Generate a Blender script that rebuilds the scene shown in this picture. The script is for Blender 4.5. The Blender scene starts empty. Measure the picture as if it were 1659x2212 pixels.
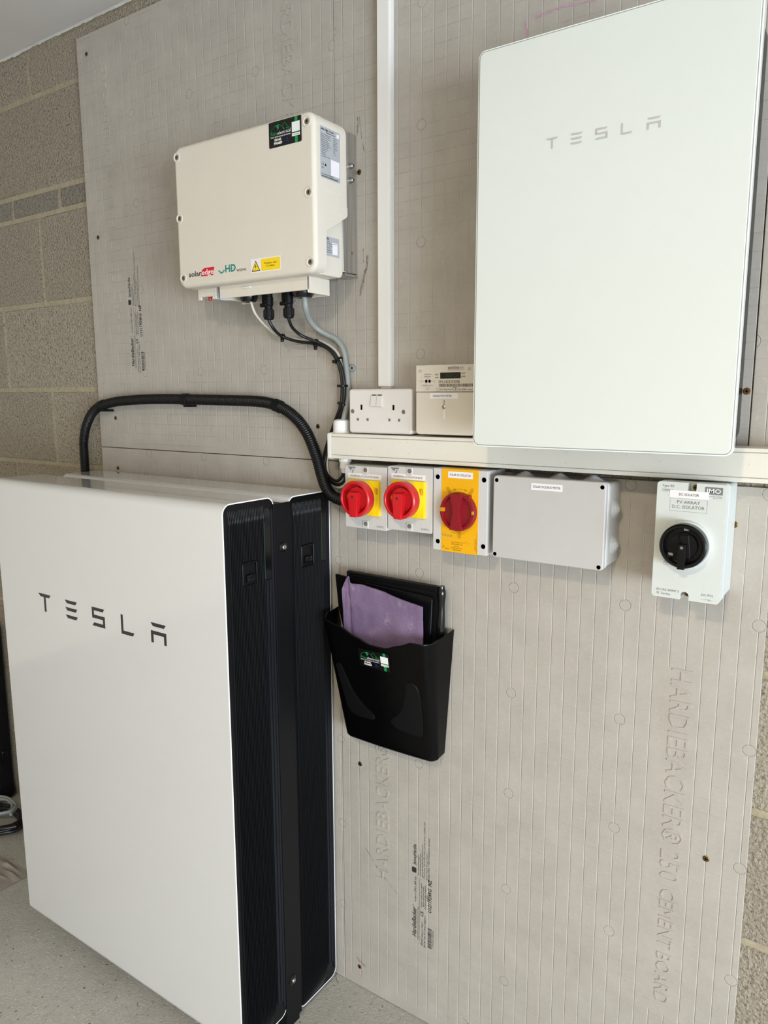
import bpy, bmesh, math, random
from mathutils import Vector, Matrix, noise
random.seed(7)
scene = bpy.context.scene
COL = scene.collection
PI = math.pi

# ---------------------------------------------------------------- camera
cam_d = bpy.data.cameras.new('camera')
cam = bpy.data.objects.new('camera', cam_d); COL.objects.link(cam)
cam_d.sensor_fit = 'VERTICAL'; cam_d.sensor_height = 24.0
cam_d.lens = 24.0 * 1598.35 / 2212.0
cam_d.clip_start = 0.02; cam_d.clip_end = 60
RW = ((0.8243838841712435, 0.5660234498927635, -0.0029437544262803),
      (0.08688747522015922, -0.13168274779044079, -0.9874766936916627),
      (-0.5593226065237255, 0.8138040968843432, -0.15773748357842018))
cx, cy, cz = 0.935, -1.1968, 1.3229
cam.matrix_world = Matrix(((RW[0][0], -RW[1][0], -RW[2][0], cx),
                           (RW[0][1], -RW[1][1], -RW[2][1], cy),
                           (RW[0][2], -RW[1][2], -RW[2][2], cz),
                           (0, 0, 0, 1)))
scene.camera = cam

# ---------------------------------------------------------------- world, light, exposure
world = bpy.data.worlds.new('sky'); scene.world = world
world.use_nodes = True
bg = world.node_tree.nodes['Background']
bg.inputs[0].default_value = (0.80, 0.90, 1.0, 1); bg.inputs[1].default_value = 1.2

def area_light(name, loc, rot, sx, sy, power, color):
    d = bpy.data.lights.new(name, 'AREA'); d.shape = 'RECTANGLE'
    d.size = sx; d.size_y = sy; d.energy = power; d.color = color
    o = bpy.data.objects.new(name, d); COL.objects.link(o)
    o.location = loc; o.rotation_euler = rot
    return o
# daylight entering through the open garage doorway to the right
DAY = area_light('daylight_doorway', (4.55, -2.6, 0.70), (PI/2 - 0.40, 0, PI/2), 2.8, 1.3, 325, (0.77, 0.885, 1.0))
# the garage's own lamp on the ceiling
LAMP_POS = (0.80, -1.90, 2.140)
LAMP = area_light('ceiling_lamp_light', LAMP_POS, (0, 0, 0), 0.10, 0.10, 27, (1.0, 0.84, 0.60))
vs = scene.view_settings
vs.view_transform = 'Standard'; vs.look = 'None'; vs.gamma = 1.0; vs.use_curve_mapping = False
vs.exposure = -0.05

# ---------------------------------------------------------------- materials
def lin(h):
    h = h.lstrip('#'); c = []
    for i in (0, 2, 4):
        v = int(h[i:i+2], 16) / 255.0
        c.append(v / 12.92 if v <= 0.04045 else ((v + 0.055) / 1.055) ** 2.4)
    return (c[0], c[1], c[2], 1.0)
class NT:
    def __init__(self, name):
        self.m = bpy.data.materials.new(name); self.m.use_nodes = True
        self.t = self.m.node_tree; self.b = self.t.nodes['Principled BSDF']
    def n(self, typ, **kw):
        o = self.t.nodes.new(typ)
        for k, v in kw.items(): setattr(o, k, v)
        return o
    def l(self, a, b): self.t.links.new(a, b)
    def val(self, sock, v):
        if hasattr(v, 'links'): self.l(v, sock)
        else: sock.default_value = v
    def M(self, op, a, b=0.0, c=None):
        o = self.n('ShaderNodeMath', operation=op)
        self.val(o.inputs[0], a); self.val(o.inputs[1], b)
        if c is not None: self.val(o.inputs[2], c)
        return o.outputs[0]
    def step(self, v, lo, hi):          # smooth 0..1 from lo to hi
        o = self.n('ShaderNodeMapRange', interpolation_type='SMOOTHSTEP')
        self.val(o.inputs[0], v); o.inputs[1].default_value = lo; o.inputs[2].default_value = hi
        return o.outputs[0]
    def noise(self, scale, detail=3, rough=0.55, vec=None):
        o = self.n('ShaderNodeTexNoise'); o.inputs['Scale'].default_value = scale
        o.inputs['Detail'].default_value = detail; o.inputs['Roughness'].default_value = rough
        if vec is not None: self.l(vec, o.inputs['Vector'])
        return o.outputs['Fac']
    def ramp(self, f, stops):
        o = self.n('ShaderNodeValToRGB'); self.l(f, o.inputs[0])
        while len(o.color_ramp.elements) < len(stops): o.color_ramp.elements.new(0.5)
        for e, (p, c) in zip(o.color_ramp.elements, stops): e.position = p; e.color = c
        return o.outputs[0]
    def mix(self, f, a, b, mode='MIX'):
        o = self.n('ShaderNodeMixRGB', blend_type=mode)
        self.val(o.inputs[0], f); self.val(o.inputs[1], a); self.val(o.inputs[2], b)
        return o.outputs[0]
    def bump(self, h, dist, strength=1.0):
        o = self.n('ShaderNodeBump'); o.inputs['Distance'].default_value = dist
        o.inputs['Strength'].default_value = strength
        self.l(h, o.inputs['Height']); self.l(o.outputs[0], self.b.inputs['Normal'])
    def obj(self): return self.n('ShaderNodeTexCoord').outputs['Object']

def plastic(name, col, rough=0.4, spec=0.5, coat=0.0, metal=0.0, grain=0.0, mottle=0.05):
    t = NT(name); c = lin(col); b = t.b
    o = t.obj(); f = t.noise(9.0, 4, 0.6, o)
    dark = tuple(v * (1 - mottle) for v in c[:3]) + (1,)
    lite = tuple(min(1, v * (1 + mottle)) for v in c[:3]) + (1,)
    t.l(t.ramp(f, [(0.3, dark), (0.7, lite)]), b.inputs['Base Color'])
    b.inputs['Roughness'].default_value = rough
    b.inputs['Specular IOR Level'].default_value = spec
    b.inputs['Metallic'].default_value = metal
    b.inputs['Coat Weight'].default_value = coat
    b.inputs['Coat Roughness'].default_value = 0.06
    if grain: t.bump(t.noise(700, 2, 0.5, o), grain)
    return t.m

MAT = {}
MAT['cream'] = plastic('cream_powder_coat', '#d6cec1', 0.45, 0.4, grain=0.0001, mottle=0.015)
MAT['cream_lit'] = MAT['cream']
MAT['socket'] = plastic('urea_white', '#dcd6d2', 0.28, 0.5, mottle=0.01)
MAT['pvc'] = plastic('pvc_white', '#dbd6cb', 0.38, 0.45, mottle=0.02)
MAT['pvc_bright'] = plastic('pvc_bright_white', '#e4e1dd', 0.35, 0.45, mottle=0.02)
MAT['meter'] = plastic('meter_casing', '#d4ccbf', 0.4, 0.4, mottle=0.02)
MAT['abs'] = plastic('light_grey_abs', '#c6c4c2', 0.42, 0.4, mottle=0.02)
MAT['abs_mid'] = plastic('grey_junction_plastic', '#b9b6b3', 0.5, 0.35, mottle=0.02)
MAT['rubber_grey'] = plastic('grey_rubber', '#b4b3b1', 0.6, 0.3, mottle=0.02)
MAT['dc_white'] = plastic('cool_white_plastic', '#cacdc9', 0.4, 0.4, mottle=0.015)
MAT['yellow'] = plastic('yellow_plastic', '#f0cb16', 0.4, 0.4, mottle=0.03)
MAT['amber'] = plastic('amber_front_plate', '#e6a80c', 0.42, 0.4, mottle=0.03)
MAT['amber_deep'] = plastic('amber_recess', '#c98c0a', 0.5, 0.3)
MAT['red'] = plastic('red_plastic', '#c4161f', 0.33, 0.5, mottle=0.04)
MAT['maroon'] = plastic('dark_red_plastic', '#86101c', 0.4, 0.45, mottle=0.05)
MAT['black'] = plastic('black_plastic', '#09090b', 0.27, 0.34, mottle=0.1)
MAT['black_matt'] = plastic('black_matt_plastic', '#0c0c0e', 0.5, 0.2, mottle=0.1)
MAT['black_gloss'] = plastic('black_gloss_plastic', '#0b0c0d', 0.12, 0.5)
MAT['grille'] = plastic('black_ribbed_metal', '#07080b', 0.36, 0.28, mottle=0.1)
MAT['trim_grey'] = plastic('dark_grey_trim', '#17181d', 0.45, 0.2)
MAT['rubber'] = plastic('black_corrugated_hose', '#08080a', 0.42, 0.35, mottle=0.1)
MAT['cable_black'] = plastic('black_cable', '#111214', 0.35, 0.5)
MAT['cable_grey'] = plastic('grey_cable', '#8c918f', 0.4, 0.5)
MAT['cable_white'] = plastic('white_cable', '#c9c4ba', 0.45, 0.4)
MAT['pw'] = plastic('gloss_white_panel', '#d2d1d0', 0.18, 0.5, coat=1.0, mottle=0.006)
MAT['pw_edge'] = plastic('white_panel_edge', '#eeedeb', 0.3, 0.5, mottle=0.006)
MAT['gw'] = plastic('white_back_painted_glass', '#d6d9d4', 0.10, 0.5, coat=1.0, mottle=0.006)
MAT['gw_edge'] = plastic('glass_edge', '#e9efeb', 0.15, 0.5, coat=1.0, mottle=0.006)
MAT['gasket'] = plastic('grey_glass_gasket', '#8d8f88', 0.5)
MAT['logo_grey'] = plastic('pale_grey_print', '#b4b3ab', 0.3)
MAT['logo_dark'] = plastic('dark_print', '#2c2d2e', 0.4)
MAT['ink'] = plastic('black_ink', '#1c1c1c', 0.7, 0.2)
MAT['ink_grey'] = plastic('grey_ink', '#77777a', 0.7, 0.2)
MAT['ink_board'] = plastic('board_stamp_ink', '#383634', 0.9, 0.1)
MAT['label'] = plastic('white_label_tape', '#e6e2e4', 0.45, 0.4, mottle=0.01)
MAT['label_grey'] = plastic('silver_grey_label', '#a9abae', 0.4, 0.4)
MAT['label_black'] = plastic('black_sticker', '#0a0a0b', 0.25, 0.5)
MAT['white_ink'] = plastic('white_ink', '#e8e8e6', 0.5, 0.3)
MAT['green_ink'] = plastic('green_ink', '#1f8a4c', 0.5, 0.3)
MAT['blue_ink'] = plastic('blue_ink', '#2a2a80', 0.5, 0.3)
MAT['red_ink'] = plastic('red_ink', '#cf2030', 0.5, 0.3)
MAT['teal_ink'] = plastic('teal_ink', '#1d7f78', 0.5, 0.3)
MAT['steel'] = plastic('stainless_steel', '#b7b6b3', 0.28, 0.5, metal=1.0)
MAT['steel_dark'] = plastic('dark_steel', '#4a4947', 0.4, 0.5, metal=0.8)
MAT['screw_grey'] = plastic('dull_grey_screw', '#77756f', 0.35, 0.5, metal=0.5)
MAT['hole_grey'] = plastic('deep_grey_hole', '#6e6b66', 0.7, 0.3)
MAT['brass'] = plastic('yellow_zinc_screw', '#6e5834', 0.4, 0.5, metal=0.8, mottle=0.2)
MAT['rust'] = plastic('rusty_screw', '#6b4a28', 0.7, 0.3, metal=0.3, mottle=0.3)
MAT['hole'] = plastic('dark_opening', '#0c0c0c', 0.8, 0.1)
MAT['lcd'] = plastic('lcd_glass', '#1b1d19', 0.2, 0.5)
MAT['lcd_digit'] = plastic('lcd_digit', '#35382f', 0.4)
MAT['pink'] = plastic('pink_marker', '#c4a0b0', 0.9, 0.1, mottle=0.2)
MAT['scuff'] = plastic('dark_scuff', '#7d756b', 0.9, 0.1, mottle=0.3)
MAT['purple_spot'] = plastic('lamp_red', '#b01420', 0.3)
MAT['sealant'] = plastic('white_sealant', '#c9c7c2', 0.6, 0.3, mottle=0.1, grain=0.001)
MAT['sheet'] = plastic('dust_sheet', '#979088', 0.85, 0.2, mottle=0.12)

def emit(name, col, power):
    t = NT(name); c = lin(col)
    t.b.inputs['Base Color'].default_value = c
    t.b.inputs['Emission Color'].default_value = c
    t.b.inputs['Emission Strength'].default_value = power
    return t.m
MAT['blue_led'] = emit('blue_status_light', '#7fa8ff', 1.2)
MAT['green_led'] = emit('green_status_light', '#0f4a30', 0.10)
MAT['lamp'] = emit('lamp_diffuser', '#fff2df', 6.0)

def brushed():
    t = NT('brushed_aluminium'); o = t.obj()
    mp = t.n('ShaderNodeMapping'); mp.inputs['Scale'].default_value = (300, 300, 8); t.l(o, mp.inputs[0])
    f = t.noise(1.0, 3, 0.6, mp.outputs[0])
    t.l(t.ramp(f, [(0.3, lin('#a5a19b')), (0.7, lin('#c6c2bc'))]), t.b.inputs['Base Color'])
    t.b.inputs['Metallic'].default_value = 0.75; t.b.inputs['Roughness'].default_value = 0.42
    return t.m
MAT['alu'] = brushed()

def bag_mat():
    t = NT('purple_poly_bag'); o = t.obj()
    f = t.noise(38, 6, 0.7, o); g = t.noise(12, 3, 0.5, o)
    c = t.ramp(g, [(0.3, lin('#73627e')), (0.7, lin('#92799a'))])
    n = t.n('ShaderNodeTexNoise'); n.inputs['Scale'].default_value = 25; t.l(o, n.inputs['Vector'])
    w = t.n('ShaderNodeTexVoronoi', feature='DISTANCE_TO_EDGE'); w.inputs['Scale'].default_value = 34; t.l(t.mix(0.06, o, n.outputs['Color']), w.inputs['Vector'])
    cr = t.M('MULTIPLY', t.step(w.outputs['Distance'], 0.07, 0.0), t.step(f, 0.48, 0.62))
    c2 = t.mix(t.M('MAXIMUM', t.M('MULTIPLY', t.step(f, 0.56, 0.75), 0.6), t.M('MULTIPLY', cr, 0.28)), c, lin('#b9a9bd'))
    t.l(c2, t.b.inputs['Base Color']); t.b.inputs['Roughness'].default_value = 0.32
    t.b.inputs['Transmission Weight'].default_value = 0.12
    t.bump(f, 0.002)
    return t.m
MAT['bag'] = bag_mat()

GP = 0.0249
def board_mat(name, H, text_cols, hs=1.0):
    """cement backer board: mottled grey, scored every inch, ringed nail marks every eighth line"""
    t = NT(name); o = t.obj()
    s = t.n('ShaderNodeSeparateXYZ'); t.l(o, s.inputs[0]); x, z = s.outputs[0], s.outputs[2]
    def near(v, v0, pitch):
        a = t.M('FRACT', t.M('ADD', t.M('DIVIDE', t.M('SUBTRACT', v, v0), pitch), 100.5))
        return t.M('MULTIPLY', t.M('SUBTRACT', a, 0.5), pitch)      # signed distance to nearest line
    dx = t.M('ABSOLUTE', near(x, 0.0206, GP)); dz = t.M('ABSOLUTE', near(z, 0.188, GP))
    inz = t.M('MULTIPLY', t.step(z, 0.026, 0.028), t.M('SUBTRACT', 1.0, t.step(z, H-0.03, H-0.028)))
    gv = t.M('MULTIPLY', t.M('SUBTRACT', 1.0, t.step(dx, 0.0004, 0.0012)), inz)
    for (x0, x1, z0, z1) in text_cols:
        m = t.M('MULTIPLY', t.M('MULTIPLY', t.M('GREATER_THAN', x, x0), t.M('LESS_THAN', x, x1)),
                t.M('MULTIPLY', t.M('GREATER_THAN', z, z0), t.M('LESS_THAN', z, z1)))
        gv = t.M('MULTIPLY', gv, t.M('SUBTRACT', 1.0, m))
    gh = t.M('SUBTRACT', 1.0, t.step(dz, 0.0003, 0.0010))
    patch = t.step(t.noise(5.0, 2, 0.5, o), 0.38, 0.62)
    gh = t.M('MULTIPLY', gh, t.M('MULTIPLY_ADD', patch, 0.16*hs, 0.04*hs))
    qx = near(x, 0.0206 + 7*GP, 8*GP); qz = near(z, 0.188, 8*GP)
    r = t.M('SQRT', t.M('ADD', t.M('MULTIPLY', qx, qx), t.M('MULTIPLY', qz, qz)))
    inside = t.M('SUBTRACT', 1.0, t.step(r, 0.0086, 0.0090))
    ring = t.M('SUBTRACT', 1.0, t.step(t.M('ABSOLUTE', t.M('SUBTRACT', r, 0.0092)), 0.0004, 0.0011))
    gv = t.M('MULTIPLY', gv, t.M('SUBTRACT', 1.0, inside)); gh = t.M('MULTIPLY', gh, t.M('SUBTRACT', 1.0, inside))
    groove = t.M('MAXIMUM', t.M('MAXIMUM', gv, gh), t.M('MULTIPLY', ring, 0.8))
    f1 = t.noise(14, 5, 0.6, o); f2 = t.noise(160, 4, 0.65, o)
    c = t.ramp(f1, [(0.25, lin('#a59e95')), (0.75, lin('#b4ada4'))])
    c = t.mix(t.M('MULTIPLY', t.step(f2, 0.56, 0.72), 0.35), c, lin('#c9c3bc'))
    c = t.mix(t.M('MULTIPLY', t.step(f2, 0.42, 0.30), 0.25), c, lin('#8e877d'))
    c = t.mix(t.M('MULTIPLY', gv, 0.45), c, lin('#d6d1ca'))  # score lines paler: bared fibre, plus daylight caught in the grooves, as colour
    t.l(c, t.b.inputs['Base Color']); t.b.inputs['Roughness'].default_value = 0.8
    t.b.inputs['Specular IOR Level'].default_value = 0.25
    h = t.M('ADD', t.M('MULTIPLY', groove, -1.0), t.M('MULTIPLY', f2, 0.25))
    t.bump(h, 0.0010)
    return t.m

def block_mat(name, c_lo, c_mid, c_hi):
    t = NT(name); o = t.obj()
    v = t.n('ShaderNodeTexVoronoi'); v.inputs['Scale'].default_value = 170; t.l(o, v.inputs['Vector'])
    f = t.noise(170, 4, 0.7, o); g = t.noise(4, 2, 0.5, o)
    c = t.ramp(f, [(0.33, lin(c_lo)), (0.43, lin(c_mid)), (0.66, lin(c_hi))])
    c = t.mix(t.M('MULTIPLY', g, 0.3), c, lin(c_mid))
    oi = t.n('ShaderNodeObjectInfo')
    c = t.mix(t.M('MULTIPLY_ADD', oi.outputs['Random'], 0.16, 0.0), c, lin(c_lo))
    t.l(c, t.b.inputs['Base Color']); t.b.inputs['Roughness'].default_value = 0.95
    t.b.inputs['Specular IOR Level'].default_value = 0.15
    h = t.M('ADD', t.M('MULTIPLY', v.outputs['Distance'], 0.6), t.M('MULTIPLY', f, 1.4))
    t.bump(h, 0.0050)
    return t.m
MAT['block'] = block_mat('dense_concrete_block', '#5d5449', '#a39887', '#c0b5a4')
MAT['block_blue'] = block_mat('grey_coursing_brick', '#55504a', '#8a8378', '#a8a094')
def mortar_mat():
    t = NT('sandy_mortar'); o = t.obj(); f = t.noise(60, 5, 0.7, o)
    t.l(t.ramp(f, [(0.3, lin('#938770')), (0.7, lin('#aea48c'))]), t.b.inputs['Base Color'])
    t.b.inputs['Roughness'].default_value = 0.95; t.bump(f, 0.002); return t.m
MAT['mortar'] = mortar_mat()
def floor_mat():
    t = NT('bare_concrete_floor'); o = t.obj()
    f1 = t.noise(3.0, 5, 0.6, o); f2 = t.noise(60, 6, 0.75, o); f3 = t.noise(210, 3, 0.6, o)
    c = t.ramp(f1, [(0.3, lin('#a19e97')), (0.7, lin('#b9b6af'))])
    c = t.mix(t.M('MULTIPLY', t.step(f2, 0.46, 0.30), 0.6), c, lin('#6f6a62'))
    c = t.mix(t.M('MULTIPLY', t.step(f3, 0.58, 0.70), 0.7), c, lin('#d8d4ce'))
    v = t.n('ShaderNodeTexVoronoi'); v.inputs['Scale'].default_value = 55; t.l(o, v.inputs['Vector'])
    pit = t.M('MULTIPLY', t.step(v.outputs['Distance'], 0.16, 0.08), t.step(f2, 0.5, 0.6))
    c = t.mix(t.M('MULTIPLY', pit, 0.8), c, lin('#4b463f'))
    w = t.n('ShaderNodeTexVoronoi', feature='DISTANCE_TO_EDGE'); w.inputs['Scale'].default_value = 2.3
    n = t.n('ShaderNodeTexNoise'); n.inputs['Scale'].default_value = 6; n.inputs['Detail'].default_value = 6
    t.l(o, n.inputs['Vector']); t.l(t.mix(0.25, o, n.outputs['Color']), w.inputs['Vector'])
    crack = t.M('MULTIPLY', t.step(w.outputs['Distance'], 0.003, 0.001), t.step(f1, 0.56, 0.60))
    c = t.mix(t.M('MULTIPLY', crack, 0.6), c, lin('#5a554d'))
    t.l(c, t.b.inputs['Base Color']); t.b.inputs['Roughness'].default_value = 0.72
    h = t.M('ADD', t.M('MULTIPLY', f2, 0.6), t.M('SUBTRACT', t.M('MULTIPLY', f3, 0.4), t.M('ADD', pit, crack)))
    t.bump(h, 0.0030)
    return t.m
MAT['floor'] = floor_mat()
MAT['paint'] = plastic('cream_bounce_wall', '#cfc2ad', 0.8, 0.2, mottle=0.02)  # finish of the unseen walls, made cream for the warm light they bounce
MAT['ceiling'] = plastic('matt_white_plasterboard', '#d2cfcc', 0.85, 0.2, mottle=0.02)

# ---------------------------------------------------------------- mesh helpers (all coordinates in metres, world space)
ROOT = {}
def root_loc(o):
    while o.parent is not None: o = o.parent
    return Vector(ROOT.get(o.name, o.location))
def tag(o, label=None, cat=None, group=None, kind=None):
    if label: o['label'] = label
    if cat: o['category'] = cat
    if group: o['group'] = group
    if kind: o['kind'] = kind
    return o
def thing(name, loc, label, cat, group=None, kind=None):
    o = bpy.data.objects.new(name, None); COL.objects.link(o)
    o.location = loc; o.empty_display_size = 0.05; ROOT[o.name] = tuple(loc)
    return tag(o, label, cat, group, kind)
def finish(name, bm, mat, parent=None, angle=38, base=None):
    bmesh.ops.recalc_face_normals(bm, faces=bm.faces)
    me = bpy.data.meshes.new(name)
    if parent is not None: off = root_loc(parent)
    else:
        if base is None:
            xs = [v.co for v in bm.verts]
            lo = Vector([min(c[i] for c in xs) for i in range(3)]); hi = Vector([max(c[i] for c in xs) for i in range(3)])
            off = Vector(((lo.x+hi.x)/2, (lo.y+hi.y)/2, lo.z))
        else: off = Vector(base)
    bmesh.ops.translate(bm, verts=bm.verts, vec=-off)
    bm.to_mesh(me); bm.free()
    mats = mat if isinstance(mat, (list, tuple)) else [mat]
    for m in mats: me.materials.append(MAT[m] if isinstance(m, str) else m)
    if angle:
        me.polygons.foreach_set('use_smooth', [True]*len(me.polygons))
        me.set_sharp_from_angle(angle=math.radians(angle))
    o = bpy.data.objects.new(name, me); COL.objects.link(o)
    if angle and len(me.polygons) < 4000:
        w = o.modifiers.new('weighted_normal', 'WEIGHTED_NORMAL'); w.keep_sharp = True; w.weight = 100
    if parent is not None: o.parent = parent
    else: o.location = off; ROOT[o.name] = tuple(off)
    return o
def add_box(bm, x0, x1, y0, y1, z0, z1, r=0.0, seg=2):
    t = bmesh.new(); bmesh.ops.create_cube(t, size=1.0)
    for v in t.verts:
        v.co = Vector(((x0+x1)/2 + v.co.x*(x1-x0), (y0+y1)/2 + v.co.y*(y1-y0), (z0+z1)/2 + v.co.z*(z1-z0)))
    if r: bmesh.ops.bevel(t, geom=list(t.edges), offset=r, segments=seg, affect='EDGES', profile=0.5)
    merge(bm, t)
def merge(bm, t):
    me = bpy.data.meshes.new('tmp'); t.to_mesh(me); t.free(); bm.from_mesh(me); bpy.data.meshes.remove(me)
def box(name, x0, x1, y0, y1, z0, z1, mat, parent=None, r=0.0, seg=2):
    bm = bmesh.new(); add_box(bm, x0, x1, y0, y1, z0, z1, r, seg); return finish(name, bm, mat, parent)
def rrect(a0, a1, b0, b1, r, n=5):
    rs = r if isinstance(r, (list, tuple)) else (r, r, r, r)      # corners: (a1,b1) (a0,b1) (a0,b0) (a1,b0)
    pts = []
    for (ca, cb, sa, sb, ang, rr) in ((a1, b1, -1, -1, 0, rs[0]), (a0, b1, 1, -1, 90, rs[1]), (a0, b0, 1, 1, 180, rs[2]), (a1, b0, -1, 1, 270, rs[3])):
        if rr <= 0: pts.append((ca, cb)); continue
        for i in range(n+1):
            th = math.radians(ang + 90.0*i/n)
            pts.append((ca + sa*rr + rr*math.cos(th), cb + sb*rr + rr*math.sin(th)))
    return pts
AX = {'y': lambda a, b, d: Vector((a, d, b)), 'x': lambda a, b, d: Vector((d, a, b)), 'z': lambda a, b, d: Vector((a, b, d))}
def add_prism(bm, pts, axis, d0, d1, bev1=0.0, bev0=0.0, seg=3):
    """outline pts extruded along axis from d0 to d1; the rim at d1 (and d0) may be rounded"""
    t = bmesh.new(); f = AX[axis]
    A = [t.verts.new(f(a, b, d0)) for a, b in pts]; B = [t.verts.new(f(a, b, d1)) for a, b in pts]
    n = len(pts)
    t.faces.new(A); t.faces.new(B)
    for i in range(n): t.faces.new((A[i], A[(i+1) % n], B[(i+1) % n], B[i]))
    bmesh.ops.recalc_face_normals(t, faces=t.faces)
    for bev, S in ((bev1, B), (bev0, A)):
        if bev:
            S = set(S); ed = [e for e in t.edges if e.is_valid and e.verts[0] in S and e.verts[1] in S]
            bmesh.ops.bevel(t, geom=ed, offset=bev, segments=seg, affect='EDGES', profile=0.5)
    merge(bm, t)
def prism(name, pts, axis, d0, d1, mat, parent=None, bev1=0.0, bev0=0.0, seg=3):
    bm = bmesh.new(); add_prism(bm, pts, axis, d0, d1, bev1, bev0, seg); return finish(name, bm, mat, parent)
def frame_to(d):
    d = Vector(d).normalized(); up = Vector((0, 0, 1)) if abs(d.z) < 0.9 else Vector((1, 0, 0))
    u = d.cross(up).normalized(); v = u.cross(d).normalized(); return u, v, d
def add_lathe(bm, base, d, prof, n=24, caps=True):
    """prof: (radius, distance along d) pairs"""
    u, v, d = frame_to(d); base = Vector(base); rings = []
    for r, h in prof:
        rings.append([bm.verts.new(base + d*h + (u*math.cos(2*PI*i/n) + v*math.sin(2*PI*i/n))*max(r, 1e-5)) for i in range(n)])
    for a, b in zip(rings, rings[1:]):
        for i in range(n): bm.faces.new((a[i], a[(i+1) % n], b[(i+1) % n], b[i]))
    if caps: bm.faces.new(rings[0]); bm.faces.new(rings[-1])
def lathe(name, base, d, prof, mat, parent=None, n=24, caps=True, angle=38):
    bm = bmesh.new(); add_lathe(bm, base, d, prof, n, caps); return finish(name, bm, mat, parent, angle)
def crom(P, per=8):
    P = [Vector(p) for p in P]; Q = [P[0]*2-P[1]] + P + [P[-1]*2-P[-2]]; out = []
    for i in range(1, len(Q)-2):
        a, b, c, d = Q[i-1:i+3]
        for k in range(per):
            t = k/per
            out.append(0.5*((2*b) + (c-a)*t + (2*a-5*b+4*c-d)*t*t + (3*b-a-3*c+d)*t*t*t))
    out.append(P[-1]); return out
def resample(pts, step):
    out = [pts[0].copy()]; acc = 0.0
    for a, b in zip(pts, pts[1:]):
        L = (b-a).length; 
        if L < 1e-9: continue
        d = step - acc
        while d <= L:
            out.append(a + (b-a)*(d/L)); d += step
        acc = L - (d - step)
    return out
def add_tube(bm, pts, rad, n=10):
    pts = [Vector(p) for p in pts]; R = rad if callable(rad) else (lambda i: rad)
    t0 = (pts[1]-pts[0]).normalized(); u, v, _ = frame_to(t0); rings = []
    for i, p in enumerate(pts):
        t = (pts[min(i+1, len(pts)-1)] - pts[max(i-1, 0)]).normalized()
        u = (u - t*u.dot(t)).normalized(); v = t.cross(u)
        rings.append([bm.verts.new(p + (u*math.cos(2*PI*k/n) + v*math.sin(2*PI*k/n))*R(i)) for k in range(n)])
    for a, b in zip(rings, rings[1:]):
        for k in range(n): bm.faces.new((a[k], a[(k+1) % n], b[(k+1) % n], b[k]))
    bm.faces.new(rings[0]); bm.faces.new(rings[-1])
def tube(name, pts, rad, mat, parent=None, n=10, angle=60):
    bm = bmesh.new(); add_tube(bm, pts, rad, n); return finish(name, bm, mat, parent, angle)

# flat print: polygons and lettering mapped on a surface
def FRONT(y):
    return lambda a, b, l=0.0: Vector((a, y - l, b))
def SIDE(x):
    return lambda a, b, l=0.0: Vector((x + l, a, b))
_tc = {}
def glyphs(s, res=2, bold=0.0):
    key = (s, bold)
    if key not in _tc:
        cu = bpy.data.curves.new('t', 'FONT'); cu.body = s; cu.resolution_u = res; cu.offset = bold
        ob = bpy.data.objects.new('t', cu); me = bpy.data.meshes.new_from_object(ob)
        vs = [tuple(v.co[:2]) for v in me.vertices]; fs = [tuple(p.vertices) for p in me.polygons]
        bpy.data.objects.remove(ob); bpy.data.curves.remove(cu); bpy.data.meshes.remove(me)
        _tc[key] = (vs, fs)
    return _tc[key]
class Print:
    """collects flat print for one part; one mesh per ink"""
    def __init__(self, parent, fmap, lift=0.0004):
        self.p = parent; self.f = fmap; self.l = lift; self.bms = {}
    def bm(self, mat, name):
        k = (mat, name)
        if k not in self.bms: self.bms[k] = bmesh.new()
        return self.bms[k]
    def poly(self, mat, pts, lift=None, name='print'):
        b = self.bm(mat, name); L = self.l if lift is None else lift
        try: b.faces.new([b.verts.new(self.f(x, z, L)) for x, z in pts])
        except ValueError: pass
        return self
    def rect(self, mat, a0, a1, b0, b1, lift=None, name='print', r=0.0):
        return self.poly(mat, rrect(a0, a1, b0, b1, r, 4) if r else [(a0, b0), (a1, b0), (a1, b1), (a0, b1)], lift, name)
    def line(self, mat, pts, w, lift=None, name='print'):
        for (x0, z0), (x1, z1) in zip(pts, pts[1:]):
            dx, dz = x1-x0, z1-z0; L = math.hypot(dx, dz) or 1; nx, nz = -dz/L*w/2, dx/L*w/2
            self.poly(mat, [(x0+nx, z0+nz), (x1+nx, z1+nz), (x1-nx, z1-nz), (x0-nx, z0-nz)], lift, name)
        return self
    def text(self, mat, s, a, b, h, w=None, align='L', rot=0, lift=None, name='lettering', bold=0.0, shear=0.0):
        """(a,b): start of the baseline (or its centre); h: capital height; w: total width"""
        vs, fs = glyphs(s, 2, bold); L = self.l if lift is None else lift
        if not vs: return self
        x0 = min(v[0] for v in vs); x1 = max(v[0] for v in vs); sy = h/0.70
        sx = (w/(x1-x0)) if w else sy
        ox = {'L': -x0, 'C': -(x0+x1)/2, 'R': -x1}[align]; ca, sa = math.cos(rot), math.sin(rot)
        B = self.bm(mat, name); nv = []
        for (x, y) in vs:
            px, py = (x+ox)*sx + shear*y*sy, y*sy
            nv.append(B.verts.new(self.f(a + px*ca - py*sa, b + px*sa + py*ca, L)))
        for f in fs:
            try: B.faces.new([nv[i] for i in f])
            except ValueError: pass
        return self
    def done(self):
        out = []
        for (mat, name), b in self.bms.items():
            o = finish(name.split('#')[0], b, mat, self.p, angle=0); out.append(o)
            if name in ('scuff_mark', 'marker_line', 'barcode', 'stamped_print'): o['kind'] = 'stuff'
        return out

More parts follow.
